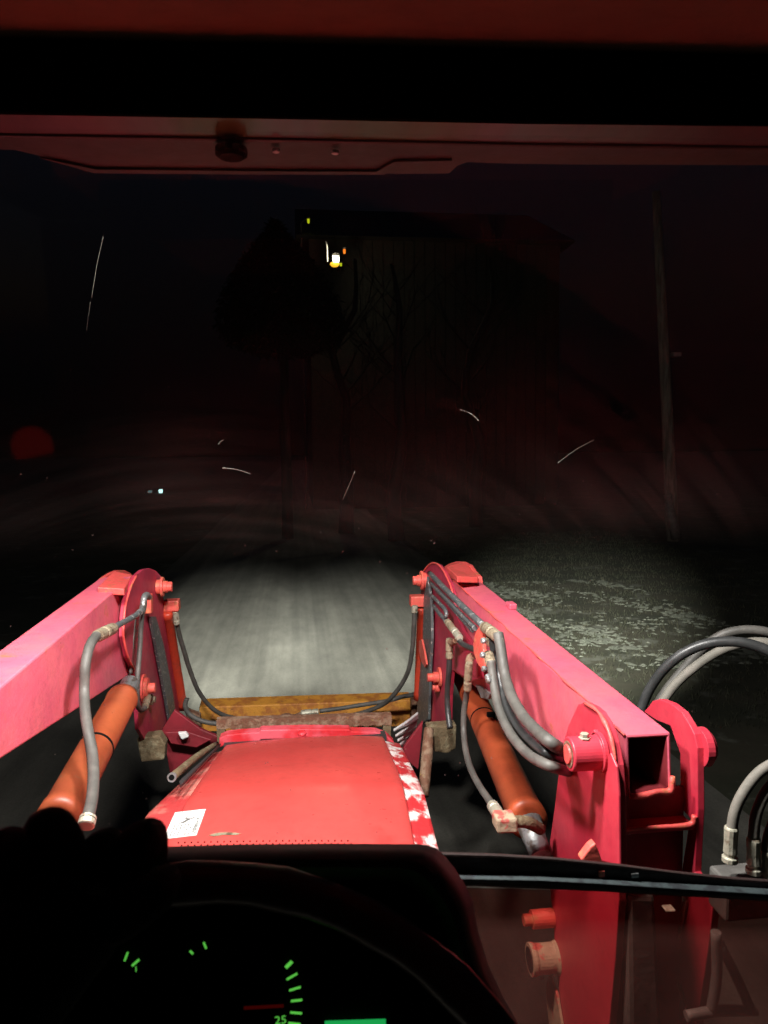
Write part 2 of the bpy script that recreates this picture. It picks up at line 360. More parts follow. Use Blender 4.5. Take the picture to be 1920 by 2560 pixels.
def text_bm(b, body, org, ux, uy, size, mi=0, n=None, lift=0.0):
    cu = bpy.data.curves.new('t', 'FONT'); cu.body = body; cu.size = 1.0; cu.resolution_u = 2
    to = bpy.data.objects.new('t', cu); C.objects.link(to)
    dg = bpy.context.evaluated_depsgraph_get(); dg.update()
    me = to.evaluated_get(dg).to_mesh()
    ux, uy = Vector(ux), Vector(uy); nn = (n or Vector((0, 0, 0)))*lift
    vs = [b.bm.verts.new(Vector(org)+ux*(v.co.x*size)+uy*(v.co.y*size)+nn) for v in me.vertices]
    for f in me.polygons: b.face([vs[i] for i in f.vertices], mi)
    to.evaluated_get(dg).to_mesh_clear(); bpy.data.objects.remove(to); bpy.data.curves.remove(cu)

# ------------------------------------------------------------------ the setting
b = B(); n = 40; L = 600
vs = [[b.bm.verts.new((-L+2*L*i/n, -L+2*L*j/n, 0)) for j in range(n+1)] for i in range(n+1)]
for i in range(n):
    for j in range(n): b.face([vs[i][j], vs[i+1][j], vs[i+1][j+1], vs[i][j+1]])
b.done('ground', 'ground', kind='structure')
b = B(); rp = []
for k in range(0, 61):
    y = -10+k*4.0; rp.append((y, -2.6+.10*math.sin(y*.7), 2.75+.12*math.sin(y*.9+1)))
lv = [b.bm.verts.new((a, y, .004)) for y, a, c in rp]; rv = [b.bm.verts.new((c, y, .004)) for y, a, c in rp]
for k in range(60): b.face([lv[k], rv[k], rv[k+1], lv[k+1]])
b.done('road', 'road', kind='structure')
# thin snow / frost patches on the verge
b = B(); rnd = random.Random(3)
for k in range(5200):
    x = rnd.uniform(2.9, 5.6); y = rnd.uniform(7.2, 12.5)
    den = .5+.5*math.sin(x*2.3+1.7*math.sin(y*1.1))*math.cos(y*1.9+x*.7)+.25*math.sin(x*6.1+y*2.7)
    if rnd.random() > (den**2)*max(0, 1.1-abs(x-3.9)*.36)*.8: continue
    r = rnd.uniform(.018, .07)*(1.0 if rnd.random() < .8 else 1.9); ph = rnd.uniform(0, 6); el = rnd.uniform(.35, .8)
    c = b.bm.verts.new((x, y, rnd.uniform(.012, .022))); ring = []; mth = 8
    for q in range(mth):
        a = 2*math.pi*q/mth; rr = r*rnd.uniform(.45, 1.25); ca, sa = rr*math.cos(a), rr*el*math.sin(a)
        ring.append(b.bm.verts.new((x+ca*math.cos(ph)-sa*math.sin(ph), y+ca*math.sin(ph)+sa*math.cos(ph), .002)))
    for q in range(mth): b.face([c, ring[q], ring[(q+1) % mth]], 0, True)
b.done('snow_patches', 'snow', kind='stuff', label='thin patchy frost and snow lying on the dark grass verge', cat='snow')
b = B()
for k in range(26000):
    x = 2.8+rnd.random()**1.3*6; y = rnd.uniform(5.5, 20); h = rnd.uniform(.02, .07); a = rnd.uniform(0, math.pi); w = .005
    if math.sin(x*5+math.sin(y*3)*2)*math.sin(y*4+x) > .55: continue
    dx, dy = math.cos(a)*w, math.sin(a)*w; lx, ly = rnd.uniform(-.03, .03), rnd.uniform(-.03, .03)
    b.face([b.bm.verts.new((x-dx, y-dy, 0)), b.bm.verts.new((x+dx, y+dy, 0)), b.bm.verts.new((x+lx, y+ly, h))])
b.done('verge_grass', 'grass', kind='stuff', label='short dark winter grass growing on the right verge', cat='grass')

# utility pole
base = VZ(1684, 1352, 0.0); Yp = base.y
pole = thing('utility_pole', 'tall weathered wooden utility pole standing alone right of the road', 'pole', base)
topp = VY(1640, 480, Yp)
mid = base.lerp(topp, .5)
B().rings([base+Vector((0, 0, -.2)), mid, topp], [.165, .13, .095], 18).done('shaft', 'wood', pole)
bb = B(); cpt = VY(1680, 886, Yp); bb.box(cpt+Vector((-.06, -.2, -.07)), cpt+Vector((.14, .02, .03))); bb.done('insulator_bracket', 'steel', pole, .01)
bb = B(); p0 = VY(1668, 1236, Yp-.3)
bb.rings([p0, VY(1690, 1345, Yp-.35)], [.10, .12], 10); bb.done('cable_guard', 'greypost', pole)

# bare trees, hardly lit, beyond the road
def tree(px, Y, h, seed, label):
    rr = random.Random(seed); bx = VY(px, 1130, Y); base = Vector((bx.x, bx.y, 0))
    t = thing('bare_tree', label, 'tree', base, 'bare trees in the dark beyond the road')
    tr = B(); cr = B(); pts = [base+Vector((rr.uniform(-.1, .1)*k, rr.uniform(-.1, .1)*k, h*k/6)) for k in range(7)]
    tr.tube(pts, [.22*(1-k/7.5) for k in range(7)], 8, sub=2); tr.done('trunk', 'bark', t)
    def br(p, d, l, r, dep):
        q = p+d*l*.5+Vector((0, 0, l*.06)); e = p+d*l+Vector((0, 0, l*.2))
        cr.tube([p, q, e], [r, r*.7, r*.4], 4, sub=2)
        if dep:
            for _ in range(3):
                nd = (d+Vector((rr.uniform(-.8, .8), rr.uniform(-.8, .8), rr.uniform(-.2, .7)))).normalized()
                br(p.lerp(e, rr.uniform(.4, 1)), nd, l*rr.uniform(.45, .7), r*.5, dep-1)
    for k in range(12):
        f = rr.uniform(.3, .98); a = rr.uniform(0, 6.28); i = min(5, int(f*6)); p = pts[i].lerp(pts[i+1], f*6-i)
        br(p, Vector((math.cos(a), math.sin(a), .7)).normalized(), h*.26*(1.15-f*.6), .06*(1.2-f), 2)
    cr.done('crown', 'bark', t)
tree(862, 21, 7.5, 1, 'faint slim bare tree left of the three, left of the right loader arm')
tree(990, 19, 7.0, 2, 'faint forked bare tree in the middle of the three dark trees')
tree(1190, 22, 8.0, 3, 'faint wide bare tree nearest the utility pole')

# barn far ahead, its front wall lit by the lamp on it
barn = thing('barn', 'dark tall barn front far ahead with lamps on its wall', 'barn', VZ(1000, 1300, 0)*1.0)
bl0, bl1 = VY(772, 600, 30), VY(1400, 600, 30); ez = VY(900, 598, 30).z
b = B(); b.box((bl0.x, 30.02, 0), (bl1.x, 42, ez)); b.done('wall', 'barnwood', barn)
b = B(); b.prism([Vector((bl0.x-.5, 29.5, ez-.02)), Vector((bl0.x-.5, 36, ez+3)), Vector((bl0.x-.5, 42.5, ez-.02))], (bl1.x-bl0.x+1, 0, 0)); b.done('roof', 'dark', barn)
nb = int((bl1.x-bl0.x)/.42); rb = random.Random(2); pm_ = None
for k in range(nb):
    x = bl0.x+.42*k
    b = B(); b.box((x+.01, 29.99-rb.uniform(0, .03), .1), (x+.40, 30.018, ez-.03)); b.done('wall_board', 'barnwood', barn)
gl = bpy.data.lights.new('street_glow', 'POINT'); gl_o = bpy.data.objects.new('street_glow', gl); C.objects.link(gl_o)
gl.energy = 62; gl.color = (1, .93, .62); gl.shadow_soft_size = .12; gl_o.location = VY(842, 650, 27)+Vector((0, -.5, 0))
# tree-shaped stand-in for the dark peaked reflection left of the lamp
ev0 = VY(715, 1130, 20); ev = thing('peaked_silhouette', 'big dark peaked shape left of the bright lamp, a stand-in for a reflection', 'tree', (ev0.x, 20, 0))
B().rings([(ev0.x, 20, -.1), (ev0.x, 20, VY(715, 640, 20).z)], [.16, .08], 10).done('trunk', 'silhouette', ev)
b = B(); rv_ = random.Random(8); prof = [(552, 4), (600, 42), (660, 92), (720, 128), (780, 150), (830, 152), (862, 128), (885, 60)]
for k in range(22000):
    f = rv_.random(); y_ = 552+333*f**.8
    for i in range(len(prof)-1):
        if prof[i][0] <= y_ <= prof[i+1][0]: w_ = prof[i][1]+(prof[i+1][1]-prof[i][1])*(y_-prof[i][0])/(prof[i+1][0]-prof[i][0])
    rr_ = math.sqrt(rv_.random())*w_*20/FPX*(1+.06*math.sin(y_*.3)); a = rv_.uniform(0, 6.283)
    c_ = Vector((ev0.x+rr_*math.cos(a)+(700-715)*20/FPX*(1-f), 20+rr_*math.sin(a), VY(715, y_, 20).z)); sz = rv_.uniform(.05, .14)
    u_ = Vector((rv_.uniform(-1, 1), rv_.uniform(-1, 1), rv_.uniform(-1, .3))).normalized()*sz; v_ = u_.orthogonal().normalized()*sz*.4
    b.face([b.bm.verts.new(c_-v_), b.bm.verts.new(c_+v_), b.bm.verts.new(c_+u_*1.6)])
b.done('crown', 'silhouette', ev)

# lights in the distance
def lamp(px, py, Y, name, label, mt, w, h, mount='post'):
    head = VY(px, py, Y)
    foot = Vector((head.x-.3, head.y, 0)) if mount == 'post' else head
    t = thing(name, label, 'lamp', foot)
    if mount == 'post': B().rings([foot, foot+Vector((0, 0, head.z-.1)), head+Vector((0, 0, h*.9))], [.03, .025, .02], 8).done('post', 'dark', t)
    else: B().rings([head+Vector((0, w*.2, h*.6)), head+Vector((0, w, h*.9)), Vector((head.x, 30.0, head.z+h))], [.02, .02, .03], 8).done('bracket', 'dark', t)
    bb = B(); bb.hexa([head+Vector(v) for v in ((-w*.55, -.02, h*.5), (w*.55, -.02, h*.5), (w*.4, -.02, h*.8), (-w*.4, -.02, h*.8), (-w*.55, w, h*.5), (w*.55, w, h*.5), (w*.4, w, h*.8), (-w*.4, w, h*.8))]); bb.done('hood', 'dark', t)
    bb = B(); bb.hexa([head+Vector(v) for v in ((-w*.38, 0, -h*.5), (w*.42, 0, -h*.5), (w*.5, 0, h*.48), (-w*.5, 0, h*.48), (-w*.38, w*.6, -h*.5), (w*.42, w*.6, -h*.5), (w*.5, w*.6, h*.48), (-w*.5, w*.6, h*.48))]); bb.done('lamp_glass', mt, t, .02)
    return t, head
t, head = lamp(840, 648, 27, 'wall_lamp', 'brightest white lamp with amber bowl under it', 'whitelamp', .24, .27, 'wall')
gl_o.parent = t; gl_o.matrix_parent_inverse = world_of(t).inverted()
bb = B(); bb.lathe(head+Vector((-.05, 0, -.135)), (0, 0, -1), [(0, .16), (.05, .17), (.11, .12), (.14, .03)], 14); bb.done('amber_bowl', 'amberlamp', t)
bb = B(); bb.rings([head+Vector((-.30, 0, -.1)), head+Vector((-.31, 0, .45)), head+Vector((-.36, 0, .62))], [.022, .022, .03], 8); bb.done('conduit', 'white', t)
lamp(861, 628, 27.5, 'wall_lamp', 'small orange lamp just right of the bright white one', 'orangelamp', .10, .17, 'wall')
lamp(852, 661, 28.5, 'wall_lamp', 'tiny yellow green lamp below and right of the bright white one', 'yglamp', .10, .12, 'wall')
lamp(771, 552, 30, 'roof_lamp', 'small yellow green lamp highest and left of the bright lamp', 'yglamp', .10, .18)
lamp(401, 1228, 45, 'yard_lamp', 'pale cyan yard lamp far off above the left loader arm', 'cyanlamp', .24, .22)
lamp(374, 1229, 45, 'yard_lamp', 'dim whitish yard lamp beside the pale cyan one', 'dimlamp', .26, .14)
lamp(1804, 1264, 50, 'yard_lamp', 'small red light far off right of the utility pole', 'redlamp', .45, .14)
lamp(1254, 1236, 50, 'yard_lamp', 'very dim red light far off above the right loader arm', 'dimred', .45, .09)
lamp(1456, 1281, 50, 'yard_lamp', 'dim green light far off left of the utility pole', 'dimgreen', .38, .14)

# thin tubes standing in for pale streaks of caught light
for pts, rad, lab in [
    ([(258, 592), (243, 660), (229, 745)], .0006, 'long near vertical pale strand of light at far left'),
    ([(226, 755), (220, 800), (216, 830)], .0003, 'faint lower strand under the long one at far left'),
    ([(1151, 1024), (1177, 1034), (1199, 1054)], .0004, 'short curved pale strand in the air above the right loader arm'),
    ([(1395, 1157), (1440, 1124), (1485, 1100)], .0009, 'slanting pale strand nearest the utility pole'),
    ([(557, 1170), (592, 1174), (627, 1185)], .0014, 'bright nearly level pale strand above the left loader arm'),
    ([(887, 1179), (873, 1213), (857, 1249)], .0009, 'straight steep pale strand in the air above the road'),
    ([(546, 1111), (551, 1104), (559, 1100)], .0007, 'tiny hooked pale strand above the bright level one')]:
    bb = B(); bb.tube([VY(x, y, 2.0+.05*i) for i, (x, y) in enumerate(pts)], rad, 6, sub=6)
    bb.done('light_streak', 'streak', label=lab, cat='streak', group='thin tubes standing in for streaks of light')

# ================================================================== TRACTOR
tractor = thing('tractor', 'red tractor seen from its driving seat, long red hood ahead', 'tractor', (0, 1.2, 0))
T = tractor
HS = [(1.15, -.052, 1.425), (1.40, -.043, 1.420), (1.63, -.033, 1.415), (1.89, -.017, 1.409), (2.1, -.007, 1.372), (2.4, .004, 1.312), (2.56, .010, 1.277), (2.63, .013, 1.258), (2.655, .014, 1.243)]
def hood_c(y):
    for i in range(len(HS)-1):
        a, c = HS[i], HS[i+1]
        if y <= c[0] or i == len(HS)-2:
            t = (y-a[0])/(c[0]-a[0])
            # smooth with neighbours
            return a[1]+(c[1]-a[1])*t, a[2]+(c[2]-a[2])*t
def hood_z(x, y):
    cx, z = hood_c(y); u = (x-cx)/.28
    return z + .014*(1-u*u)
def on_hood(px, py, lift=.0015):
    p = VZ(px, py, 1.42)
    for _ in range(12): p = VZ(px, py, hood_z(p.x, p.y)+lift)
    return p
def strip_mesh(us, zf, name, mt, parent, y0=1.15, y1=2.655, n=40, thick=.004, xf=None):
    b = B(); rows = []
    for j in range(n+1):
        y = y0+(y1-y0)*j/n; cx, z = hood_c(y)
        rows.append([b.bm.verts.new((cx+(xf(u, y) if xf else u), y, z+zf(u, y))) for u in us])
    for j in range(n):
        for i in range(len(us)-1): b.face([rows[j][i], rows[j][i+1], rows[j+1][i+1], rows[j+1][i]], 0, True)
    o = b.done(name, mt, parent); md = o.modifiers.new('solid', 'SOLIDIFY'); md.thickness = thick; md.offset = -1
    return o
us = [-.28+.56*i/28 for i in range(29)]
us = [-.286, -.2845]+us[0:]+[.2845, .286]
def zmain(u, y):
    a = abs(u)
    if a > .2801: return -.006 if a < .285 else -.016
    return .014*(1-(u/.28)**2)+.0025*math.exp(-((u-.10-.10*(2.3-y))/.012)**2)*(1 if 1.6 < y < 2.4 else 0)
hood = strip_mesh(us, zmain, 'hood', 'hood', T)
def zside(u, y):
    a = abs(u); t = (a-.286)/.055
    return -.016-.012*t if a <= .341 else -.030-(a-.341)*6
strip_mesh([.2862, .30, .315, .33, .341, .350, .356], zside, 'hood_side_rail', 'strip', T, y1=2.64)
strip_mesh([-.356, -.350, -.341, -.33, -.315, -.30, -.2862], zside, 'hood_side_rail', 'stripleft', T, y1=2.64, xf=lambda u, y: -.2862+(u+.2862)*(1.0+.75*min(1, max(0, (2.35-y)/.5))))
for s in (-1, 1):
    b = B()
    for j, y in enumerate((1.15, 1.6, 2.0, 2.3, 2.62)):
        pass
    ring = []
    for y in (1.15, 1.6, 1.9, 2.1, 2.4, 2.62):
        cx, z = hood_c(y); ring.append((cx+s*.350, y, z-.10))
    low = [(p[0], p[1], 1.0) for p in ring[::-1]]
    b.prism([Vector(p) for p in ring+low], (-s*.02, 0, 0)); b.done('engine_side_panel', 'dark', T)
# dark slots along the right rail
for (px, py, w) in [(1003, 1966, 13), (1024, 2027, 10), (968, 1868, 9), (982, 1893, 8)]:
    p = VZ(px, py, 1.41)
    for _ in range(8):
        cx, z = hood_c(p.y); p = VZ(px, py, z-.0195)
    b = B(); b.lathe(p+Vector((0, 0, -.0005)), (0, 0, 1), [(0, w*.0005), (.0012, w*.0005)], 14); b.done('rail_hole', 'blacksoft', T)
# rust-olive scuff and stains on the hood
b = B(); sp = [(520, 2088), (540, 2082), (562, 2080), (590, 2081), (604, 2084), (588, 2088), (560, 2087), (535, 2091)]
vv = [b.bm.verts.new(on_hood(x, y, .0012)) for x, y in sp]; b.face(vv); b.done('bare_scuff', 'fitting', hood)
for (px, py) in [(525, 1904), (527, 1909), (664, 1908), (669, 1906), (726, 1975), (693, 2082), (909, 2052), (942, 2080), (560, 1862)]:
    b = B(); p = on_hood(px, py, .0006); b.lathe(p, (0, 0, 1), [(0, .0022), (.0008, .0014)], 8); b.done('mud_spot', 'dark', hood)
# warning sticker
TL, TR, BR, BL = (438, 2031), (515, 2022), (491, 2088), (407, 2098)
def stk(u, v, lift=.0022):
    x = (TL[0]*(1-u)+TR[0]*u)*(1-v)+(BL[0]*(1-u)+BR[0]*u)*v; y = (TL[1]*(1-u)+TR[1]*u)*(1-v)+(BL[1]*(1-u)+BR[1]*u)*v
    return on_hood(x, y, lift)
b = B(); g = [[b.bm.verts.new(stk(i/6, j/6, .0014)) for i in range(7)] for j in range(7)]
for j in range(6):
    for i in range(6): b.face([g[j][i], g[j][i+1], g[j+1][i+1], g[j+1][i]])
def inkpoly(pts, mi=1): b.face([b.bm.verts.new(stk(u, v)) for u, v in pts], mi)
bolt = [(.22, .47), (.38, .40), (.50, .31), (.40, .30), (.52, .15), (.56, .15), (.47, .27), (.60, .31), (.74, .25), (.74, .29), (.58, .36), (.45, .45)]
inkpoly(bolt)
for u0, v0, u1, v1 in [(.05, .06, .95, .075), (.05, .93, .95, .945)]: inkpoly([(u0, v0), (u1, v0), (u1, v1), (u0, v1)], 2)
for u0 in (.04, .93): inkpoly([(u0, .06), (u0+.018, .06), (u0+.018, .94), (u0, .94)], 2)
rs = random.Random(5)
for u0 in (.16, .27, .38, .49, .60, .70):
    v = .5
    while v < .9:
        l = rs.uniform(.03, .10); inkpoly([(u0, v), (u0+.045, v), (u0+.045, min(.92, v+l)), (u0, min(.92, v+l))], 2); v += l+.025
o0 = stk(.80, .40, .0025); ux = (stk(.80, .92, .0025)-o0); uy = (stk(.90, .40, .0025)-o0)
text_bm(b, 'WARNING', o0, ux/ux.length, uy/uy.length, ux.length/4.9, 1)
inkpoly([(.80, .37), (.89, .37), (.845, .28)], 1)
b.done('warning_sticker', ['white', 'ink', 'greyink'], hood, label='white warning sticker with lightning sign and small print')
# front lip, knob
b = B()
lp = [(548, 1846), (566, 1838), (600, 1834), (648, 1831), (652, 1826), (760, 1823), (874, 1824), (878, 1829), (940, 1830), (968, 1840), (986, 1857)]
zt = [VY(x, y, 2.71) for x, y in lp]
b.prism(zt+[p+Vector((0, 0, -.035)) for p in zt[::-1]], (0, .05, 0)); b.done('hood_front_lip', 'lip', T, .003)
b = B(); b.lathe(VY(755, 1836, 2.665), (0, -.2, 1), [(0, .016), (.008, .016), (.012, .010)], 14); b.done('hood_knob', 'lip', T)
# grille nose under the lip
b = B(); a0 = VY(560, 1852, 2.70); a1 = VY(965, 1848, 2.70); b.box((a0.x, 2.68, .95), (a1.x, 2.74, a0.z-.01)); b.done('nose_grille', 'dark', T)
# rusty guard bar
b = B(); t0 = [(541, 1800), (760, 1794), (979, 1787)]; lo = []
rs = random.Random(9)
for k in range(41):
    x = 979-(979-541)*k/40; lo.append((x, 1813+ (541+438*(1-k/40)-541)*(-.024)+11+rs.uniform(-2.2, 2.2)))
pts = [VY(x, y, 2.80) for x, y in t0+lo]; b.prism(pts, (0, .035, 0)); gb = b
gb.done('guard_bar', 'rust', T)
for xs in ((541, 563), (957, 978)):
    b = B(); y0 = 1822 if xs[0] < 700 else 1811
    b.prism([VY(xs[0], y0, 2.802), VY(xs[1], y0-1, 2.802), VY(xs[1]-1, 1860, 2.802), VY(xs[0]+2, 1860, 2.802)], (0, .03, 0)); b.done('guard_leg', 'bracket', T, .002)
# white louvre slats right of the nose
for (a, c) in [((985, 1827), (1044, 1802)), ((990, 1841), (1042, 1818)), ((995, 1853), (1034, 1834)), ((1000, 1864), (1026, 1850)), ((1008, 1814), (1046, 1797))]:
    b = B(); p, q = VY(*a, 2.74), VY(*c, 3.0)
    b.hexa([p, p+Vector((0, .02, .0)), p+Vector((0, .02, -.004)), p+Vector((0, 0, -.004)), q+Vector((0, 0, .022)), q+Vector((0, .025, .022)), q+Vector((0, .025, 0)), q]); b.done('radiator_slat', 'white', T, .001)
# loose clear tube lying on left rail edge
b = B(); p, q = VY(430, 1943, 2.02), VY(541, 1860, 2.62)
b.tube([p, p.lerp(q, .5)+Vector((0, 0, .006)), q], [.0115, .011, .009], 16, sub=4)
tube_o = b.done('loose_pipe', 'bracket', label='dull brown open ended pipe lying along the left edge of the red hood', cat='pipe')
d = (q-p).normalized(); b = B(); b.lathe(p-d*.004, d, [(0, .0128), (.008, .0128)], 18); b.done('rim', 'steel', tube_o)
b = B(); b.lathe(p-d*.0048, d, [(0, .0078), (.002, .0078)], 14); b.done('bore', 'blacksoft', tube_o)
b = B(); b.prism([VY(448, 1952, 1.98), VY(543, 1866, 2.58), VY(552, 1858, 2.60), VY(451, 1964, 1.95)], (0, 0, -.008)); b.done('bent_flange', 'dark', T)

# frame plates beside the nose
b = B(); b.prism([VY(x, y, 2.98) for x, y in [(436, 1775), (500, 1822), (556, 1846), (548, 1866), (505, 1890), (462, 1912), (425, 1935), (412, 1860), (405, 1824)]], (0, .02, 0)); b.done('frame_plate', 'plate_dark', T, .003)
b = B(); b.prism([VY(x, y, 2.95) for x, y in [(415, 1824), (470, 1822), (530, 1842), (494, 1862), (430, 1852)]], (0, -.03, -.0)); b.done('frame_flange', 'plate_dark', T, .003)
b = B(); b.prism([VY(x, y, 2.90) for x, y in [(446, 1828), (466, 1826), (474, 1838), (456, 1845)]], (0, -.02, 0)); b.done('paint_chip', 'white', T, .004)
b = B(); b.prism([VY(x, y, 2.80) for x, y in [(1058, 1803), (1004, 1876), (1022, 1905), (1046, 1925), (1052, 1868)]], (0, .02, 0)); b.done('frame_plate', 'plate_dark', T, .003)
b = B(); b.prism([VY(x, y, 3.05) for x, y in [(1085, 1735), (1130, 1738), (1132, 1812), (1078, 1815)]], (0, .02, 0)); b.done('frame_plate', 'plate_dark', T, .003)
for lab, q, Y in [('muddy', [(341, 1846), (398, 1838), (413, 1862), (411, 1900), (352, 1906)], 2.75), ('muddy', [(1068, 1818), (1142, 1812), (1140, 1872), (1120, 1884), (1084, 1880)], 2.7)]:
    b = B(); b.prism([VY(x, y, Y) for x, y in q], (0, .06, 0)); b.done('muddy_bracket', 'bracket', T, .006)
b = B(); b.tube([VY(1072, 1822, 2.66), VY(1068, 1880, 2.6), VY(1058, 1990, 2.5)], [.018, .022, .02], 10); b.done('frame_post', 'rust', T)
b = B(); b.box((-.30, 1.3, .55), (.30, 2.6, 1.0)); b.done('engine_block', 'dark', T, .02)

# ---- cab: roof, headliner, visor, windshield
b = B(); q = [VY(-200, -260, .34), VY(2150, -200, .34), VY(2150, 175, .66), VY(-200, 128, .66)]
b.prism(q, (0, .01, .02)); b.done('headliner', 'headliner', T)
b = B(); q = [VY(-120, 100, .60), VY(2050, 153, .60), VY(2050, 322, .60), VY(-120, 284, .60)]
b.prism(q, (0, .045, .036)); b.done('sun_visor', 'blacksoft', T, .006)
ZR = 2.72
def under(pts, z): return [VZ(x, y, z) for x, y in pts]
b = B(); b.prism(under([(-150, 284), (700, 298), (1300, 310), (2100, 318), (2100, 372), (1300, 362), (700, 350), (-150, 336)], ZR), (0, 0, .03)); b.done('reflection_strip', 'gloss', T)  # strip stands in for reflections in the upper glass
b = B(); b.prism(under([(-150, 338), (700, 352), (1300, 364), (2100, 374), (2100, 416), (1460, 414), (1300, 412), (1170, 408), (1146, 416), (1125, 436), (1030, 437), (600, 432), (240, 427), (150, 405), (40, 378), (-150, 372)], ZR-.004), (0, 0, .05)); b.done('roof_lip', 'overhang', T, .004)
b = B(); b.prism(under([(100, 395), (240, 424), (600, 428), (940, 430), (985, 405), (1130, 402), (1120, 412), (1000, 416), (960, 437), (600, 436), (235, 433)], ZR-.008), (0, 0, .003)); b.done('lip_bead', 'overhang', T)
b = B(); p = VZ(578, 372, ZR-.01); b.lathe(p+Vector((0, 0, .0)), (0, 0, -1), [(0, .022), (.008, .022), (.012, .016)], 14); b.done('wiper_stub', 'blacksoft', T)
for (x, y) in [(690, 373), (838, 377)]:
    b = B(); p = VZ(x, y, ZR-.008); b.lathe(p, (0, 0, -1), [(0, .006), (.004, .005)], 6); b.done('roof_bolt', 'white', T)  # white colour puts a small glint on each bolt
b = B(); b.box((-.85, -1.1, 2.80), (.85, 1.12, 2.88)); b.done('cab_roof', 'overhang', T, .03)
b = B(); b.box((-.85, -1.15, 1.1), (.85, -1.10, 2.8)); b.done('rear_wall', 'black', T)
# windshield pane
YT, YB = .955, .885
def G(px, py, f=0.0):   # point on the windshield plane (leans back a little)
    n = Vector((0, 1, .0778)).normalized(); p0 = Vector((0, YB+f, 1.80)); d = ray(px, py)
    return EYE + d*((p0-EYE).dot(n)/d.dot(n))
ws = B(); q = [G(-120, 300), G(2050, 335), G(2050, 2225), G(1500, 2190), G(-120, 2160)]
ws.prism(q, (0, .005, 0)); ws = ws.done('windshield', 'glass', T)
# dusty film outside the wiper's sweep (upper part of the glass)
M['veil'] = veil()
fb = B(); fb.face([fb.bm.verts.new(G(x, y, .0065)) for x, y in [(-100, 318), (2040, 350), (2040, 1418), (-100, 1418)]])
fb.done('dust_film', 'veil', ws)
M['drop'] = film('dried_drop', (.8, .7, .7), .05, .35, (.7, .55, .5)); db = B(); rd = random.Random(31)
for k in range(150):
    x, y = rd.uniform(0, 1900), rd.uniform(900, 2090)
    c_ = G(x, y, .0066); r_ = rd.uniform(.00018, .00055)*(1 if rd.random() < .9 else 1.7)
    db.lathe(c_, (0, 1, 0), [(0, r_), (.0003, r_*.6)], 7)
for (x, y, k_) in [(1078, 1352, 1.4), (1086, 1358, 2.0), (967, 1622, 1.5), (802, 1331, 1.3), (897, 1321, 1.2), (232, 1338, 1.3), (950, 1404, 1), (1083, 1230, 1)]:
    db.lathe(G(x, y, .0066), (0, 1, 0), [(0, .0006*k_), (.0003, .0004*k_)], 8)
dbo = db.done('dried_drops', 'drop', ws); dbo['kind'] = 'stuff'
fb = B()
for k in range(38):
    for row in range(3):
        x = 446+k*16.3+(8 if row % 2 else 0); y = 2107.5-.028*(x-446)+(.00004*(x-446)**2)-row*0
        y += (0, 7.5, 14)[row]
        if row == 0 and x > 870: continue
        if row == 1 and x > 890: continue
        if row == 2 and (x < 700 or x > 905): continue
        c = G(x, y-1, .007); r = .00105
        fb.lathe(c, (0, -1, 0), [(0, r), (.0006, r)], 8)
fo = fb
o = fb.done('frit_dots', 'blacksoft', ws); o['kind'] = 'stuff'
# bottom rail, grey seal, lower window
b = B(); b.prism([G(x, y) for x, y in [(1060, 2134), (1090, 2134), (1240, 2138), (1380, 2146), (1550, 2163), (1700, 2182), (1830, 2196), (2100, 2215), (2100, 2280), (1920, 2254), (1500, 2230), (1190, 2217), (1060, 2217)]], (0, .02, -.008)); b.done('windshield_rail', 'black', T, .004)
b = B(); b.prism([G(x, y, -.016) for x, y in [(1150, 2197), (1350, 2201), (1500, 2209), (1700, 2222), (2100, 2247), (2100, 2260), (1700, 2235), (1500, 2222), (1350, 2213), (1150, 2206)]], (0, .0155, .0)); b.done('rail_seal', 'sealgrey', T, .0015)
b = B(); p = G(1505, 2186, -.003); b.box(p+Vector((-.004, 0, -.004)), p+Vector((.004, .004, .004))); b.done('rail_reflector', 'boltred', T)
b = B(); p = G(1588, 2190, -.003); b.box(p+Vector((-.005, 0, -.003)), p+Vector((.005, .004, .003))); b.done('rail_clip', 'steel', T)
b = B(); b.prism([G(x, y) for x, y in [(1100, 2222), (1500, 2232), (1920, 2256), (2100, 2270), (2100, 2760), (1100, 2760)]], (0, .004, 0)); b.done('lower_window', 'film_low', T)

# ---- dashboard
far = [(-250, 2135), (300, 2122), (430, 2116), (600, 2111), (830, 2109), (1040, 2110), (1070, 2113), (1094, 2122), (1112, 2140), (1140, 2175), (1165, 2215), (1180, 2250), (1196, 2330), (1220, 2410), (1262, 2500), (1330, 2620), (1330, 3000), (-250, 3000)]
near = [(-350, 2180), (300, 2165), (430, 2158), (600, 2153), (830, 2150), (1010, 2152), (1040, 2156), (1062, 2166), (1080, 2182), (1108, 2212), (1132, 2248), (1150, 2285), (1168, 2362), (1192, 2440), (1232, 2530), (1300, 2650), (1300, 3100), (-350, 3100)]
b = B(); fv = [b.bm.verts.new(VY(x, y, .66)) for x, y in far]; nv = [b.bm.verts.new(VY(x, y, .53)) for x, y in near]
iv = [b.bm.verts.new(VY(x-(14 if x > 900 else 0), y+18, .53)) for x, y in near]
iw = [b.bm.verts.new(VY(x-(40 if x > 900 else 0), y+50, .60)) for x, y in near]
n = len(far)
for i in range(n-1):
    b.face([fv[i], fv[i+1], nv[i+1], nv[i]], 0, True); b.face([nv[i], nv[i+1], iv[i+1], iv[i]]); b.face([iv[i], iv[i+1], iw[i+1], iw[i]])
b.face(fv[::-1])
dash = b.done('dashboard', 'black', T)
b = B(); b.prism([VY(x-(40 if x > 900 else 0), y+40, .598) for x, y in near], (0, .004, 0)); clus = b.done('instrument_panel', 'blacksoft', T)
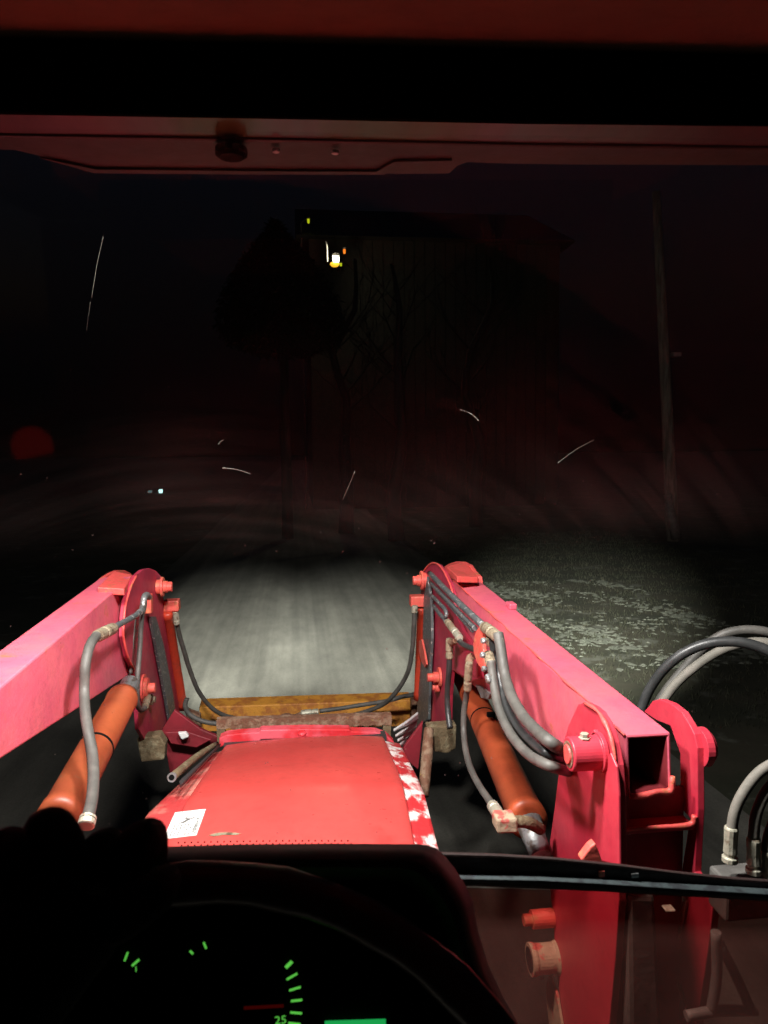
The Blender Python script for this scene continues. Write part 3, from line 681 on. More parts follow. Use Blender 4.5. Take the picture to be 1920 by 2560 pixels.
def tick(a, c, w, mt='green', nm='gauge_tick', Y=.596):
    p, q = VY(*a, Y), VY(*c, Y); d = (q-p).normalized(); s = Vector((0, 1, 0)).cross(d)*w*.36*Y/FPX
    b = B(); b.prism([p-s, p+s, q+s, q-s], (0, -.0012, 0)); b.done(nm, mt, clus)
def z5(x, y): return (x/1.276, 2000+y/1.276)
for a, c, w in [((398, 511), (408, 485), 6), ((422, 527), (444, 508), 6), ((606, 480), (616, 489), 5), ((650, 453), (658, 472), 5),
                ((912, 533), (931, 514), 11), ((915, 571), (948, 552), 5), ((923, 606), (959, 595), 5), ((928, 640), (964, 636), 5), ((926, 676), (963, 679), 5), ((920, 710), (958, 714), 6)]:
    tick(z5(*a), z5(*c), w)
tick(z5(778, 662), z5(905, 655), 9, 'needle', 'gauge_needle')
b = B(); b.prism([VY(x, y, .595) for x, y in [(812, 2552), (964, 2547), (966, 2600), (812, 2604)]], (0, -.001, 0)); b.done('display_screen', 'lcd', clus)
for txt, pos, px in (('25', z5(876, 716), 32), ('1', z5(427, 549), 22)):
    b = B(); o0 = VY(*pos, .595); text_bm(b, txt, o0, (1, 0, 0), (0, 0, 1), px*.597/FPX, 0); b.done('gauge_number', 'green', clus)
# steering wheel
Tt = Vector((0, .64, .768)); apex = VY(470, 2208, .50); RW = .250
cen = apex - Tt*RW
b = B(); N = 72; ringpts = []
prev = None; first = None
for k in range(N):
    a = 2*math.pi*k/N; rad = Vector((1, 0, 0))*math.cos(a)+Tt*math.sin(a); nrm = Vector((1, 0, 0)).cross(Tt).normalized()
    c = cen+rad*RW; ring = [b.bm.verts.new(c+(rad*math.cos(t)+nrm*math.sin(t))*(.0135+(.0012 if k % 3 == 0 else 0))) for t in [2*math.pi*j/12 for j in range(12)]]
    if prev:
        for j in range(12): b.face([prev[j], prev[(j+1) % 12], ring[(j+1) % 12], ring[j]], 0, True)
    else: first = ring
    prev = ring
for j in range(12): b.face([prev[j], prev[(j+1) % 12], first[(j+1) % 12], first[j]], 0, True)
sw = b.done('steering_wheel', 'wheelrim', T)
b = B(); b.lathe(cen-nrm*.02, nrm, [(0, .05), (.03, .045)], 20); b.done('hub', 'black', sw)
for a in (R(-90), R(0), R(180)):
    rad = Vector((1, 0, 0))*math.cos(a)+Tt*math.sin(a); b = B(); b.rings([cen+rad*.04, cen+rad*RW], [.010, .008], 8); b.done('spoke', 'black', sw)

# ---- roof work lights
for i, lp_ in enumerate(LAMPS):
    b = B(); b.box(lp_+Vector((-.07, -.075, -.05)), lp_+Vector((.20, -.055, .05)))
    wl = b.done('work_light', 'black', T, .006)
    b = B(); b.box(lp_+Vector((-.06, -.054, -.04)), lp_+Vector((.19, -.048, .04))); b.done('lens', 'lamplens', wl)
    b = B(); b.box(lp_+Vector((.02, -.09, -.06)), lp_+Vector((.08, -.076, .02))); b.done('bracket', 'dark', wl)
for i, s_ in enumerate(SPOTS): s_.parent = T; s_.matrix_parent_inverse = world_of(T).inverted()

# ---- red dome lamp inside the cab (behind the camera, its glow is on headliner and glass)
_g = G(78, 1118); _d = ray(78, 1118); _n = Vector((0, 1, .0778)).normalized(); _r = _d-_n*2*_d.dot(_n)
DOME = _g+_r*((_g.y+.75)/-_r.y)
b = B(); b.lathe(DOME, (0, 1, 0), [(-.02, .085), (.0, .085)], 24); dl = b.done('dome_lamp', 'black', T)
b = B(); b.lathe(DOME+Vector((0, .001, 0)), (0, 1, 0), [(0, .064), (.006, .056)], 28); b.done('lens', 'domelens', dl)
b = B(); b.prism([DOME+Vector(v) for v in ((-.12, .02, -.055), (.12, .02, -.005), (.12, .02, -.11), (-.12, .02, -.11))], (0, .006, 0)); b.done('lens_mask', 'blacksoft', dl)  # mask added over the lower lens to shape its reflection in the glass

# ================================================================== FRONT LOADER
loader = thing('front_loader', 'pink red front loader with two box arms and grey hoses', 'front loader', (0, 2.0, 0))
F = loader
# arm box beams: rings TL TR BR BL (inner-top, outer-top, outer-bottom, inner-bottom)
def beam(nit, nib, fit, fib, side, w=.098, wall=.009, ext=None, open_end=True):
    s = side; X = Vector((s, 0, 0))
    near_ = [nit, nit+X*w, nib+X*w, nib]; far_ = [fit, fit+X*w, fib+X*w, fib]
    b = B()
    if ext:
        near_ = [a+(a-c)*ext for a, c in zip(near_, far_)]
    cn = sum(near_, Vector())/4; cf = sum(far_, Vector())/4
    def inset(r, c):
        out = []
        for p in r:
            q = p-c; out.append(c+Vector((q.x*(1-wall/abs(q.x)) if abs(q.x) > 1e-6 else 0, q.y, q.z*(1-wall/abs(q.z)))))
        return out
    ni = inset(near_, cn); fi = inset(far_, cf)
    v = [b.bm.verts.new(p) for p in near_]; f = [b.bm.verts.new(p) for p in far_]
    u = [b.bm.verts.new(p) for p in ni]; g = [b.bm.verts.new(p) for p in fi]
    for i in range(4):
        j = (i+1) % 4
        b.face([v[i], v[j], f[j], f[i]]); b.face([u[j], u[i], g[i], g[j]], 1); b.face([v[j], v[i], u[i], u[j]]); b.face([f[i], f[j], g[j], g[i]])  # inner faces take the darker red, shade put into their colour
    b.face(g)
    return b
XR = .655
nit = VX(1563, 1838, XR); nib = VY(1566, 1994, nit.y-.016); fit = VX(1131, 1449, .585); fib = fit+Vector((0, .02, -.36))
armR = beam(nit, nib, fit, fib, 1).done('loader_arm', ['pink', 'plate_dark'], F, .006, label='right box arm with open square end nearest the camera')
XL = -.60
a0 = VX(0, 1719, XL); a1 = VX(0, 1904, XL); fl = VX(328, 1441, XL); flb = VX(336, 1682, XL)
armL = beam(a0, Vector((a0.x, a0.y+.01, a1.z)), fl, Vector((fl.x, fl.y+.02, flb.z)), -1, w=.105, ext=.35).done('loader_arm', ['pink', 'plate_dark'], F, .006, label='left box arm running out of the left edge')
for (A_, B_, nm) in ((nit, fit, armR),):
    b = B(); rj = random.Random(4); pts_ = [A_.lerp(B_, k/28)+Vector((rj.uniform(-.0015, .0015), 0, rj.uniform(-.001, .002))) for k in range(29)]
    b.tube(pts_, [.0028*rj.uniform(.4, 1.25) for _ in pts_], 6, sub=2); b.done('weld_seam', 'edge', nm)
# weld bead along the lower inside rim of the open end
b = B(); p = nib+Vector((.006, -.004, .004)); q = p+Vector((.086, 0, .006)); b.tube([p, p.lerp(q, .3)+Vector((0, 0, -.002)), p.lerp(q, .7)+Vector((0, 0, .002)), q, q+Vector((.004, .0, .03))], [.006, .007, .006, .008, .005], 8, sub=3); b.done('weld_bead', 'edge', armR)

# knee plates
def plate(pts, X, th, mt, name='knee_plate', parent=F, edge=True, bevel=.002, label=None):
    P = [VX(x, y, X) for x, y in pts]
    b = B(); b.prism(P, (th, 0, 0)); o = b.done(name, mt, parent, bevel, label=label)
    return o, P
def z1(x, y): return (x/2.592, 1360+y/2.592)
def z2(x, y): return (940+x/2.9625, 1360+y/2.9625)
def z3(x, y): return (1340+x/2.86, 1500+y/2.86)
def z6(x, y): return (1120+x/2.074, 2060+y/2.074)
L1 = [z1(*p) for p in [(800, 480), (812, 380), (845, 270), (885, 200), (925, 166), (970, 157), (1010, 172), (1045, 210), (1062, 262), (1058, 340), (1085, 520), (1130, 800), (1165, 1080), (1150, 1260), (1060, 1290), (940, 1270), (900, 1200), (885, 1010), (868, 812), (826, 730), (797, 600)]]
kpl, PL = plate(L1, -.578, -.014, 'plate')
b = B(); e = [VX(*z1(x, y), -.576) for x, y in [(885, 202), (850, 272), (816, 380), (803, 480), (800, 600), (828, 728), (868, 808)]]
b.tube(e, .0042, 8, sub=4); b.done('worn_edge', 'edge', kpl)
R1 = [z2(*p) for p in [(335, 260), (355, 195), (395, 150), (430, 140), (465, 155), (500, 200), (545, 290), (570, 370), (580, 500), (640, 640), (760, 820), (770, 1000), (700, 1010), (560, 930), (545, 1120), (540, 1330), (420, 1330), (395, 1310), (310, 1160), (322, 700)]]
kpr, PR_ = plate(R1, .570, .014, 'plate')
b = B(); e = [VX(*z2(x, y), .568) for x, y in [(340, 255), (358, 197), (396, 152), (430, 141), (465, 156), (500, 200), (545, 290), (569, 365)]]
b.tube(e, .0042, 8, sub=4); b.done('worn_edge', 'edge', kpr)
# outer ears and top pads
def ear(cx, cy, Xo, r, th, mt, px_l, name='knee_ear'):
    pass
b = B()  # left outer ear
q = [VX(*z1(x, y), -.69) for x, y in [(632, 262), (680, 215), (720, 188), (765, 170), (810, 170), (850, 190), (880, 230), (880, 330), (640, 300)]]
b.prism(q, (-.016, 0, 0)); b.done('outer_knee_plate', 'edge', F, .002)
b = B(); q = [VX(*z2(x, y), .675) for x, y in [(505, 165), (540, 145), (590, 130), (640, 132), (690, 160), (720, 205), (755, 240), (765, 300), (600, 330), (520, 250)]]
b.prism(q, (.016, 0, 0)); b.done('outer_knee_plate', 'edge', F, .002)
for (A, side) in (((z1(632, 280), z1(805, 290), z1(858, 200), z1(735, 175)), -1), ((z2(520, 165), z2(600, 240), z2(755, 245), z2(655, 132)), 1)):
    dpt = [2.46, 2.46, 2.80, 2.80] if side < 0 else [2.90, 2.58, 2.62, 2.98]
    b = B(); b.prism([VY(x, y, d) for (x, y), d in zip(A, dpt)], (0, 0, -.022)); b.done('knee_pad', 'edge', F, .003)
b = B(); p = fit.lerp(nit, .30)+Vector((.098, 0, .0)); b.box(p+Vector((-.022, -.03, -.002)), p+Vector((.004, .02, .018))); b.done('arm_tab', 'pink', armR, .004)

# knee pins and cylinder-top blocks
def pin(p, axis, parts, parent=F, name='knee_pin', mt='boltred', n=20):
    b = B(); b.lathe(p, axis, parts, n); return b.done(name, mt, parent, .001)
pin(VX(*z1(1015, 278), -.577), (1, 0, 0), [(0, .030), (.018, .030), (.018, .040), (.028, .040), (.028, .024), (.044, .024), (.044, .020), (.062, .020)])
pin(VX(*z2(372, 268), .569), (-1, 0, 0), [(0, .034), (.016, .034), (.016, .042), (.026, .042), (.026, .024), (.042, .024), (.042, .020), (.060, .020)])
b = B(); p = VX(*z1(1118, 392), -.545); b.box(p+Vector((-.035, -.03, -.026)), p+Vector((.030, .03, .022))); b.done('hose_block', 'boltred', F, .006)
b = B(); p = VX(*z2(300, 418), .53); b.box(p+Vector((-.030, -.03, -.026)), p+Vector((.045, .03, .024))); b.done('hose_block', 'boltred', F, .006)
# tilt cylinders
def cylinder(p, q, r, name, mt, bands=(), label=None):
    d = (q-p).normalized(); b = B(); l = (q-p).length
    b.lathe(p, d, [(0, r*.7), (.006, r*1.0), (.03, r*1.05), (.032, r), (l-.04, r), (l-.038, r*1.06), (l-.002, r*1.06), (l, r*.7)], 32)
    for f in b.bm.faces: f.smooth = len(f.verts) == 4
    o = b.done(name, mt, F, label=label)
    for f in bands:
        b = B(); c = p+d*l*f; b.lathe(c, d, [(0, r*1.012), (.0015, r*1.03), (.009, r*1.03), (.0105, r*1.012)], 32); b.done('shadow_band', 'blacksoft', o)  # thin dark ring painting a hose's cast shadow round the barrel
    return o
cylinder(VX(*z1(1082, 440), -.565), VX(*z1(1185, 1060), -.565), .022, 'tilt_cylinder', 'orange2')
cylinder(VX(*z2(338, 470), .553), VX(*z2(312, 1150), .553), .020, 'tilt_cylinder', 'orange2')
# lift cylinders
tl, bl_ = VY(*z1(800, 990), 2.32), VY(*z1(372, 1790), 1.66)
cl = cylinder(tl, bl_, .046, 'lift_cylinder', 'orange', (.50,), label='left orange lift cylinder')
tr_, br_ = VY(*z2(655, 985), 3.0), VY(*z2(1128, 2050), 1.74)
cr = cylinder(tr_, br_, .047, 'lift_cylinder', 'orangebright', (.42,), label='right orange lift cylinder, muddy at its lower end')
d = (tl-bl_).normalized(); b = B(); b.lathe(tl, d, [(0, .030), (.10, .030)], 20); b.done('cylinder_eye', 'steel', cl)
d = (tr_-br_).normalized(); b = B(); b.lathe(tr_, d, [(0, .034), (.03, .036), (.05, .02)], 20); b.done('cylinder_eye', 'steel', cr)
b = B(); b.rings([br_, VY(1352, 2140, 1.66)], [.034, .026], 20); b.done('cylinder_base', 'steel', cr)
p = VY(*z2(850, 1265), 2.38); b = B(); b.box(p+Vector((-.014, -.012, -.010)), p+Vector((.014, .004, .010))); b.done('dark_block', 'blacksoft', cr, .002)  # small dark block sitting on the painted shadow ring
# steel bars on the knee plates
b = B(); q = [VX(*z1(x, y), -.574) for x, y in [(958, 470), (992, 470), (1040, 640), (1072, 800), (1105, 980), (1135, 1180), (1090, 1180), (1058, 1000), (1020, 800), (990, 640)]]
b.prism(q, (.012, 0, 0)); b.done('link_bar', 'pipe', F, .002)
b = B(); q = [VX(*z2(x, y), .562) for x, y in [(398, 240), (425, 420), (430, 700), (418, 900), (405, 1300), (330, 1345), (312, 1340), (340, 1000), (365, 700), (372, 400)]]
b.prism(q, (-.012, 0, 0)); b.done('link_bar', 'pipe', F, .002)
for q in ([(335, 715), (352, 705), (372, 800), (388, 890), (378, 915), (350, 870), (332, 790)],):
    b = B(); b.prism([VX(*z2(x, y), .545) for x, y in q], (-.01, 0, 0)); b.done('pipe_clamp', 'boltred', F, .002)
# pivot bolts low on plates
pin(VX(*z1(925, 935), -.576), (1, 0, 0), [(0, .052), (.008, .052), (.008, .038), (.020, .038), (.020, .018), (.045, .018)], name='pivot_pin')
pin(VX(*z1(955, 1010), -.576), (1, 0, 0), [(0, .02), (.02, .02), (.02, .013), (.03, .013)], name='pivot_pin', mt='fitting')
pin(VX(*z2(478, 985), .568), (-1, 0, 0), [(0, .040), (.010, .040), (.010, .022), (.030, .022), (.030, .017), (.055, .017)], name='pivot_pin')
pin(VX(*z2(470, 1060), .568), (-1, 0, 0), [(0, .02), (.02, .02), (.02, .013), (.03, .013)], name='pivot_pin')
# cross beam between the arms
b = B(); q = [VY(x, y, 3.72) for x, y in [(498, 1768), (760, 1759), (1029, 1750), (1029, 1812), (1000, 1816), (500, 1830)]]
b.prism(q, (0, .10, .012)); b.done('cross_beam', 'beam_orange', F, .005, label='rusty orange beam across the front of the loader')
b = B(); b.prism([VY(x, y, 3.66) for x, y in [(1029, 1752), (1056, 1735), (1062, 1810), (1029, 1812)]], (0, .05, 0)); b.done('beam_bracket', 'rust', F, .004)
b = B(); b.prism([VY(x, y, 3.60) for x, y in [(462, 1775), (500, 1790), (502, 1832), (470, 1812)]], (0, .05, 0)); b.done('beam_bracket', 'rust', F, .004)

# hoses
def hose(pts, r, mt='rubber', name='hydraulic_hose', fits=(), n=14, label=None, sub=7):
    b = B(); b.tube(pts, r, n, sub=sub); o = b.done(name, mt, F, label=label)
    rr = r if not isinstance(r, (list, tuple)) else r[0]
    for (a, c, k, fm) in fits:
        dd = (c-a); l = dd.length; dd.normalize(); b = B()
        b.lathe(a, dd, [(0, rr*k*.8), (l*.06, rr*k), (l*.30, rr*k), (l*.32, rr*k*.86), (l*.40, rr*k*.86), (l*.42, rr*k*1.02), (l*.92, rr*k*1.0), (l, rr*k*.8)], 14)
        b.done('hose_fitting', fm, o)
    return o
# left arm
P1 = lambda x, y, X=-.53: VX(*z1(x, y), X)
h = hose([P1(632, 590), P1(600, 625), P1(572, 690), P1(552, 800), P1(546, 950), P1(552, 1090, -.515), P1(572, 1220, -.495), P1(598, 1360, -.475), P1(606, 1500, -.455), P1(598, 1640, -.44), P1(578, 1740, -.43), P1(562, 1800, -.43)], .0125, fits=[(P1(625, 600), P1(735, 545), 1.35, 'fitting'), (P1(572, 1770, -.43), P1(556, 1830, -.43), 1.35, 'brass')])
hose([P1(725, 548), P1(790, 512), P1(850, 480), P1(900, 448)], .0092, 'pipe', 'rigid_pipe')
hose([P1(900, 448), P1(925, 420), P1(930, 380), P1(935, 345), P1(950, 330), P1(965, 345)], .011, 'steel', 'rigid_pipe')
b = B(); p = P1(968, 385, -.555); b.box(p+Vector((-.014, -.02, -.035)), p+Vector((.010, .02, .035))); b.done('port_block', 'boltred', F, .004)
hose([P1(930, 400, -.545), P1(922, 450, -.545), P1(912, 560, -.54), P1(904, 700, -.54), P1(892, 850, -.54), P1(888, 980, -.54), P1(893, 1045, -.54), P1(912, 1075, -.54), P1(938, 1060, -.545), P1(958, 1010, -.555)], .0088, fits=[(P1(938, 1062, -.545), P1(962, 985, -.56), 1.4, 'fitting'), (P1(922, 440, -.545), P1(932, 375, -.545), 1.4, 'fitting')])
hose([P1(872, 490, -.58), P1(862, 600, -.58), P1(852, 720, -.583), P1(848, 840, -.583)], .006)
hose([VY(*z1(x, y), 3.25+i*.06) for i, (x, y) in enumerate([(1138, 470), (1160, 580), (1195, 700), (1232, 820), (1285, 950), (1355, 1045), (1440, 1105), (1560, 1135), (1650, 1142)])], .0105, fits=[(VY(*z1(1146, 520), 3.26), VY(*z1(1135, 430), 3.24), 1.3, 'brass')])
hose([VY(*z1(x, y), 3.5) for x, y in [(1210, 1000), (1200, 1050), (1225, 1100), (1290, 1140), (1370, 1160), (1430, 1165)]], .0115)
# front right
hose([VY(*z2(285, 490), 3.2), VY(*z2(280, 620), 3.22), VY(*z2(268, 780), 3.26), VY(*z2(245, 920), 3.3), VY(*z2(195, 1030), 3.36), VY(*z2(120, 1130), 3.42), VY(*z2(40, 1195), 3.5), VY(905, 1782, 3.56), VY(870, 1790, 3.58)], .0105, fits=[(VY(*z2(284, 510), 3.2), VY(*z2(288, 455), 3.2), 1.35, 'brass')])
hose([VY(1050, 1725, 3.45), VY(1034, 1736, 3.5), VY(1005, 1742, 3.52), VY(964, 1753, 3.56), VY(900, 1763, 3.6), VY(850, 1771, 3.6), VY(798, 1778, 3.6)], .0105, fits=[(VY(797, 1779, 3.6), VY(752, 1783, 3.6), 1.5, 'brass')])
hose([VY(752, 1784, 3.6), VY(735, 1790, 3.6), VY(715, 1787, 3.6), VY(700, 1793, 3.6)], .009, 'rust', 'rigid_pipe')
# right arm rigid pipes and hoses
P2 = lambda x, y, X=.535: VX(*z2(x, y), X)
hose([P2(398, 215, .55), P2(500, 320), P2(640, 460), P2(795, 605, .53)], .0105, 'pipe', 'rigid_pipe')
hose([P2(402, 285, .55), P2(520, 405), P2(640, 530), P2(735, 625, .53)], .0075, 'pipe', 'rigid_pipe')
hose([P2(408, 300, .555), P2(520, 425, .545), P2(620, 540, .545), P2(715, 645, .54)], .0055, 'pipe', 'rigid_pipe')
hose([P2(412, 380, .55), P2(470, 440), P2(510, 482), P2(522, 520), P2(515, 548)], .0075, 'pipe', 'rigid_pipe')
hose([P2(425, 455, .55), P2(470, 515), P2(510, 560), P2(530, 595)], .0080, 'pipe', 'rigid_pipe')
hose([P2(600, 690), P2(635, 735), P2(690, 765), P2(750, 785)], .0090, 'rubberblack', fits=[(P2(528, 575), P2(575, 640), 1.45, 'fitting'), (P2(580, 640), P2(622, 700), 1.5, 'brass')])
hose([P2(545, 820), P2(542, 930), P2(532, 1040), P2(528, 1150), P2(535, 1260), P2(548, 1365)], .0105, 'rubberblack', fits=[(P2(545, 850), P2(545, 700), 1.35, 'fitting')])
hose([P2(545, 720), P2(570, 735), P2(590, 715)], .010, 'rust', 'rigid_pipe')
# clamps
b = B(); b.prism([P2(x, y, .50) for x, y in [(795, 598), (770, 600), (735, 650), (718, 730), (722, 800), (745, 880), (780, 930), (800, 905), (798, 860), (790, 780), (785, 690)]], (.012, 0, 0)); b.done('pipe_clamp', 'boltred', F, .003)
b = B(); b.prism([P2(x, y, .565) for x, y in [(640, 790), (700, 800), (760, 900), (750, 990), (690, 960)]], (.010, 0, 0)); b.done('pipe_clamp', 'plate', F, .003)
# large hoses sweeping to the tower
hose([P2(905, 665, .505), P2(922, 760, .505), P2(940, 880, .505), P2(962, 1000, .505), P2(1010, 1140, .50), P2(1090, 1275, .50), P2(1190, 1385, .50), P2(1300, 1475, .50), P2(1385, 1530, .555), P2(1450, 1575, .635), P2(1520, 1620, .65)], .0135, 'rubber', fits=[(P2(905, 690, .505), P2(800, 610, .51), 1.15, 'fitting')], label='thickest grey hose along the right arm')
hose([P2(852, 865, .49), P2(862, 960, .49), P2(880, 1080, .488), P2(905, 1200, .485), P2(955, 1330, .485), P2(1030, 1455, .485), P2(1130, 1560, .488), P2(1240, 1625, .49), P2(1340, 1660, .515), P2(1400, 1680, .57), P2(1460, 1695, .635), P2(1520, 1700, .65)], .0115, 'rubber', fits=[(P2(853, 890, .49), P2(830, 815, .495), 1.2, 'fitting')])
hose([P2(860, 720, .52), P2(885, 840, .515), P2(910, 960, .51), P2(935, 1090, .51), P2(985, 1230, .505), P2(1060, 1360, .505), P2(1160, 1465, .505), P2(1270, 1550, .51), P2(1380, 1600, .56), P2(1450, 1630, .635), P2(1520, 1650, .65)], .0105, 'rubberblack', fits=[(P2(868, 745, .52), P2(810, 690, .52), 1.25, 'fitting')])
for (x, y) in ((812, 925), (838, 985), (845, 1010), (800, 820), (806, 715)):
    b = B(); b.lathe(P2(x, y, .48), (-1, -.3, 0), [(0, .008), (.006, .009), (.010, .006)], 8); b.done('clamp_nut', 'steel', F)
hose([P2(678, 1060, .52), P2(665, 1150, .52), P2(650, 1260, .515), P2(650, 1400, .51), P2(665, 1530, .50), P2(700, 1660, .49), P2(765, 1790, .48), P2(870, 1945, .47)], [.0095]*8, 'rubber', fits=[(P2(676, 1085, .52), P2(690, 880, .52), 1.35, 'fitting'), (P2(862, 1935, .47), P2(925, 2030, .465), 1.6, 'brass')])
hose([P2(690, 900, .525), P2(695, 850, .53), P2(720, 830, .54)], .0125, 'rust', 'rigid_pipe')
b = B(); p = VX(*z2(945, 2060), .46); b.hexa([p+Vector(v) for v in ((-.020, -.02, -.018), (.03, -.02, -.020), (.028, -.02, .016), (-.022, -.02, .018), (-.020, .03, -.018), (.03, .03, -.020), (.028, .03, .016), (-.022, .03, .018))]); b.done('elbow_block', 'tan', F, .006)
b = B(); b.tube([p+Vector((.02, 0, 0)), p+Vector((.06, .01, -.01)), p+Vector((.10, .03, -.04))], .014, 12); b.done('rigid_pipe', 'bracket', F)
b = B(); q = [VX(*z2(x, y), .60) for x, y in [(755, 1040), (800, 1060), (870, 1110), (850, 1150), (800, 1140)]]; b.prism(q, (-.01, 0, 0)); b.done('hose_guide', 'steel', F, .002)

# ---- tower at the right (bracket that carries the arm)
tw = F
A = [z3(*p) for p in [(300, 745), (345, 735), (400, 762), (450, 805), (490, 870), (520, 935), (545, 1020), (575, 1180), (590, 1400), (597, 1900)]]
A += [z6(*p) for p in [(884, 400), (866, 700), (835, 1040), (830, 1250)]]+[z6(*p) for p in [(610, 1250), (592, 1037), (560, 700), (535, 400)]]+[z3(*p) for p in [(80, 1850), (130, 1500), (180, 1075), (230, 900)]]
o, PA = plate(A, .600, .016, 'tower', 'tower_side_plate', label='inner tower plate facing the hood')
q = [VX(*z3(x, y), .594) for x, y in [(470, 1200), (530, 1090), (572, 1190), (588, 1400), (594, 1900), (400, 1850), (430, 1500)]]
b = B(); b.prism(q, (-.012+.018, 0, 0)); b.done('gusset', 'tower', tw, .002)
Bp = [z3(*p) for p in [(770, 800), (800, 765), (832, 722), (880, 708), (960, 738), (1040, 800), (1095, 890), (1130, 960), (1152, 1060), (1155, 1500), (1132, 1945)]]
Bp += [z6(*p) for p in [(1375, 400), (1350, 640), (1300, 960), (1270, 1200), (1230, 1200), (1240, 960), (1165, 700), (1225, 400)]]+[z3(*p) for p in [(1040, 1945), (1100, 1560), (1030, 1480), (1030, 1100), (960, 900), (860, 860)]]
plate(Bp, .800, .016, 'tower', 'tower_side_plate', label='outer tower plate with rounded top')
q = [VX(*z6(x, y), .797) for x, y in [(1225, 400), (1190, 560), (1165, 700), (1180, 800), (1240, 960), (1252, 960), (1195, 800), (1182, 690), (1210, 560), (1245, 400)]]
b = B(); b.prism(q, (-.004, 0, 0)); b.done('plate_edge', 'tan', tw)
b = B(); b.tube([VX(*z3(x, y), .599) for x, y in [(345, 736), (400, 763), (450, 806), (490, 871), (520, 936), (545, 1021), (575, 1180)]], [.003, .005, .003, .006, .004, .005, .002], 8, sub=3); b.done('worn_edge', 'edge', o)
# boss with bolt on the inner plate
bc = VX(*z3(470, 1088), .598); b = B()
b.lathe(bc, (-1, 0, 0), [(0, .040), (.010, .040), (.010, .034), (.066, .034), (.069, .032)], 36)
for f in b.bm.faces: f.smooth = False
boss = b.done('pivot_boss', 'tower', tw, .0015)
b = B(); b.lathe(bc+Vector((-.0695, 0, 0)), (-1, 0, 0), [(0, .026), (.001, .026)], 28); b.done('bore_ring', 'rust', boss)
b = B(); b.lathe(bc+Vector((-.0708, 0, 0)), (-1, 0, 0), [(0, .0195), (.003, .018)], 24); b.done('pin_end', 'edge', boss)
b = B(); b.lathe(bc+Vector((-.038, -.004, .032)), (0, 0, 1), [(0, .0125), (.003, .0125), (.003, .009), (.011, .009)], 6); b.done('lock_bolt', 'brass', boss, .0008)
b = B(); q = [VX(*z3(x, y), .588) for x, y in [(355, 990), (410, 925), (440, 990), (455, 1080), (470, 1190), (455, 1230), (420, 1150)]]; b.prism(q, (.01, 0, 0)); b.done('boss_flange', 'tower', tw, .002)
b = B(); p = VX(*z3(1172, 1050), .818); b.lathe(p-Vector((.004, 0, 0)), (1, 0, 0), [(0, .040), (.016, .040), (.02, .034), (.026, .030)], 28); b.done('pivot_boss', 'tower', tw, .001)
# cross ledge and web of the tower
lz = VX(*z3(1100, 1590), .795).z; ly = nit.y-.02
b = B(); b.prism([Vector((.617, ly, lz)), Vector((.798, ly, lz)), Vector((.798, ly+.044, lz)), Vector((.617, ly+.044, lz))], (0, 0, -.010)); b.done('tower_ledge', 'tower', tw, .002)
b = B(); b.tube([Vector((.620, ly-.002, lz+.002)), Vector((.70, ly-.002, lz+.003)), Vector((.785, ly-.002, lz+.003)), Vector((.797, ly-.002, lz+.022))], [.004, .004, .006, .006], 8); b.done('weld_bead', 'edge', tw)
b = B(); b.box((.617, ly+.045, .75), (.799, ly+.055, nib.z-.006)); b.done('tower_web', 'plate_dark', tw)  # web in darker red, the shade under the ledge put into its colour
b = B(); b.prism([VY(x, y, 1.30) for x, y in [(1568, 2240), (1640, 2240), (1660, 2640), (1575, 2640)]], (0, .04, 0)); b.done('grey_post', 'greypost', tw, .01)
b = B(); b.prism([VY(x, y, 1.26) for x, y in [(1476, 2118), (1489, 2108), (1499, 2132), (1510, 2165), (1466, 2160), (1452, 2150)]], (0, .02, 0)); b.done('tower_tab', 'boltred', tw, .003)
# bosses seen through the lower window
b = B(); p = VX(*z6(545, 485), .600); b.lathe(p, (-1, 0, 0), [(0, .022), (.055, .022), (.055, .014), (.075, .014)], 20); b.done('lower_boss', 'boltred', tw, .001)
p = VX(*z6(560, 690), .600); b = B(); b.lathe(p, (-1, 0, 0), [(0, .040), (.008, .034), (.05, .034), (.056, .037), (.066, .037)], 28); lb = b.done('lower_boss', 'tan', tw, .001)
b = B(); b.lathe(p+Vector((-.0664, 0, 0)), (-1, 0, 0), [(0, .028), (.001, .028)], 20); b.done('bore', 'blacksoft', lb)
b = B(); b.lathe(VX(*z6(462, 745), .545)+Vector((0, -.034, 0)), (0, -1, -.2), [(0, .005), (.002, .005)], 10); b.done('grease_hole', 'blacksoft', lb)
b = B(); b.prism([VX(*z6(x, y), .598) for x, y in [(538, 780), (520, 840), (525, 940), (560, 1250), (640, 1250), (600, 1037), (575, 880)]], (-.006, 0, 0)); b.done('tan_edge_plate', 'tan', tw)
b = B(); b.box(VY(1666, 2270, 1.28)+Vector((0, 0, -.01)), VY(1690, 2290, 1.28)+Vector((0, .02, .012))); b.done('tan_nut', 'brass', tw, .002)
# step frame beyond the lower window
st = thing('step_frame', 'dark triangular steel step frame seen through the lower window', 'step', VY(1820, 2560, 1.1))
for q in ([(1800, 2360), (1840, 2440), (1880, 2530)], [(1715, 2540), (1790, 2528), (1890, 2526)], [(1790, 2330), (1792, 2440), (1778, 2530)]):
    b = B(); b.tube([VY(x, y, 1.15) for x, y in q], .009, 10); b.done('step_bar', 'greypost', st)
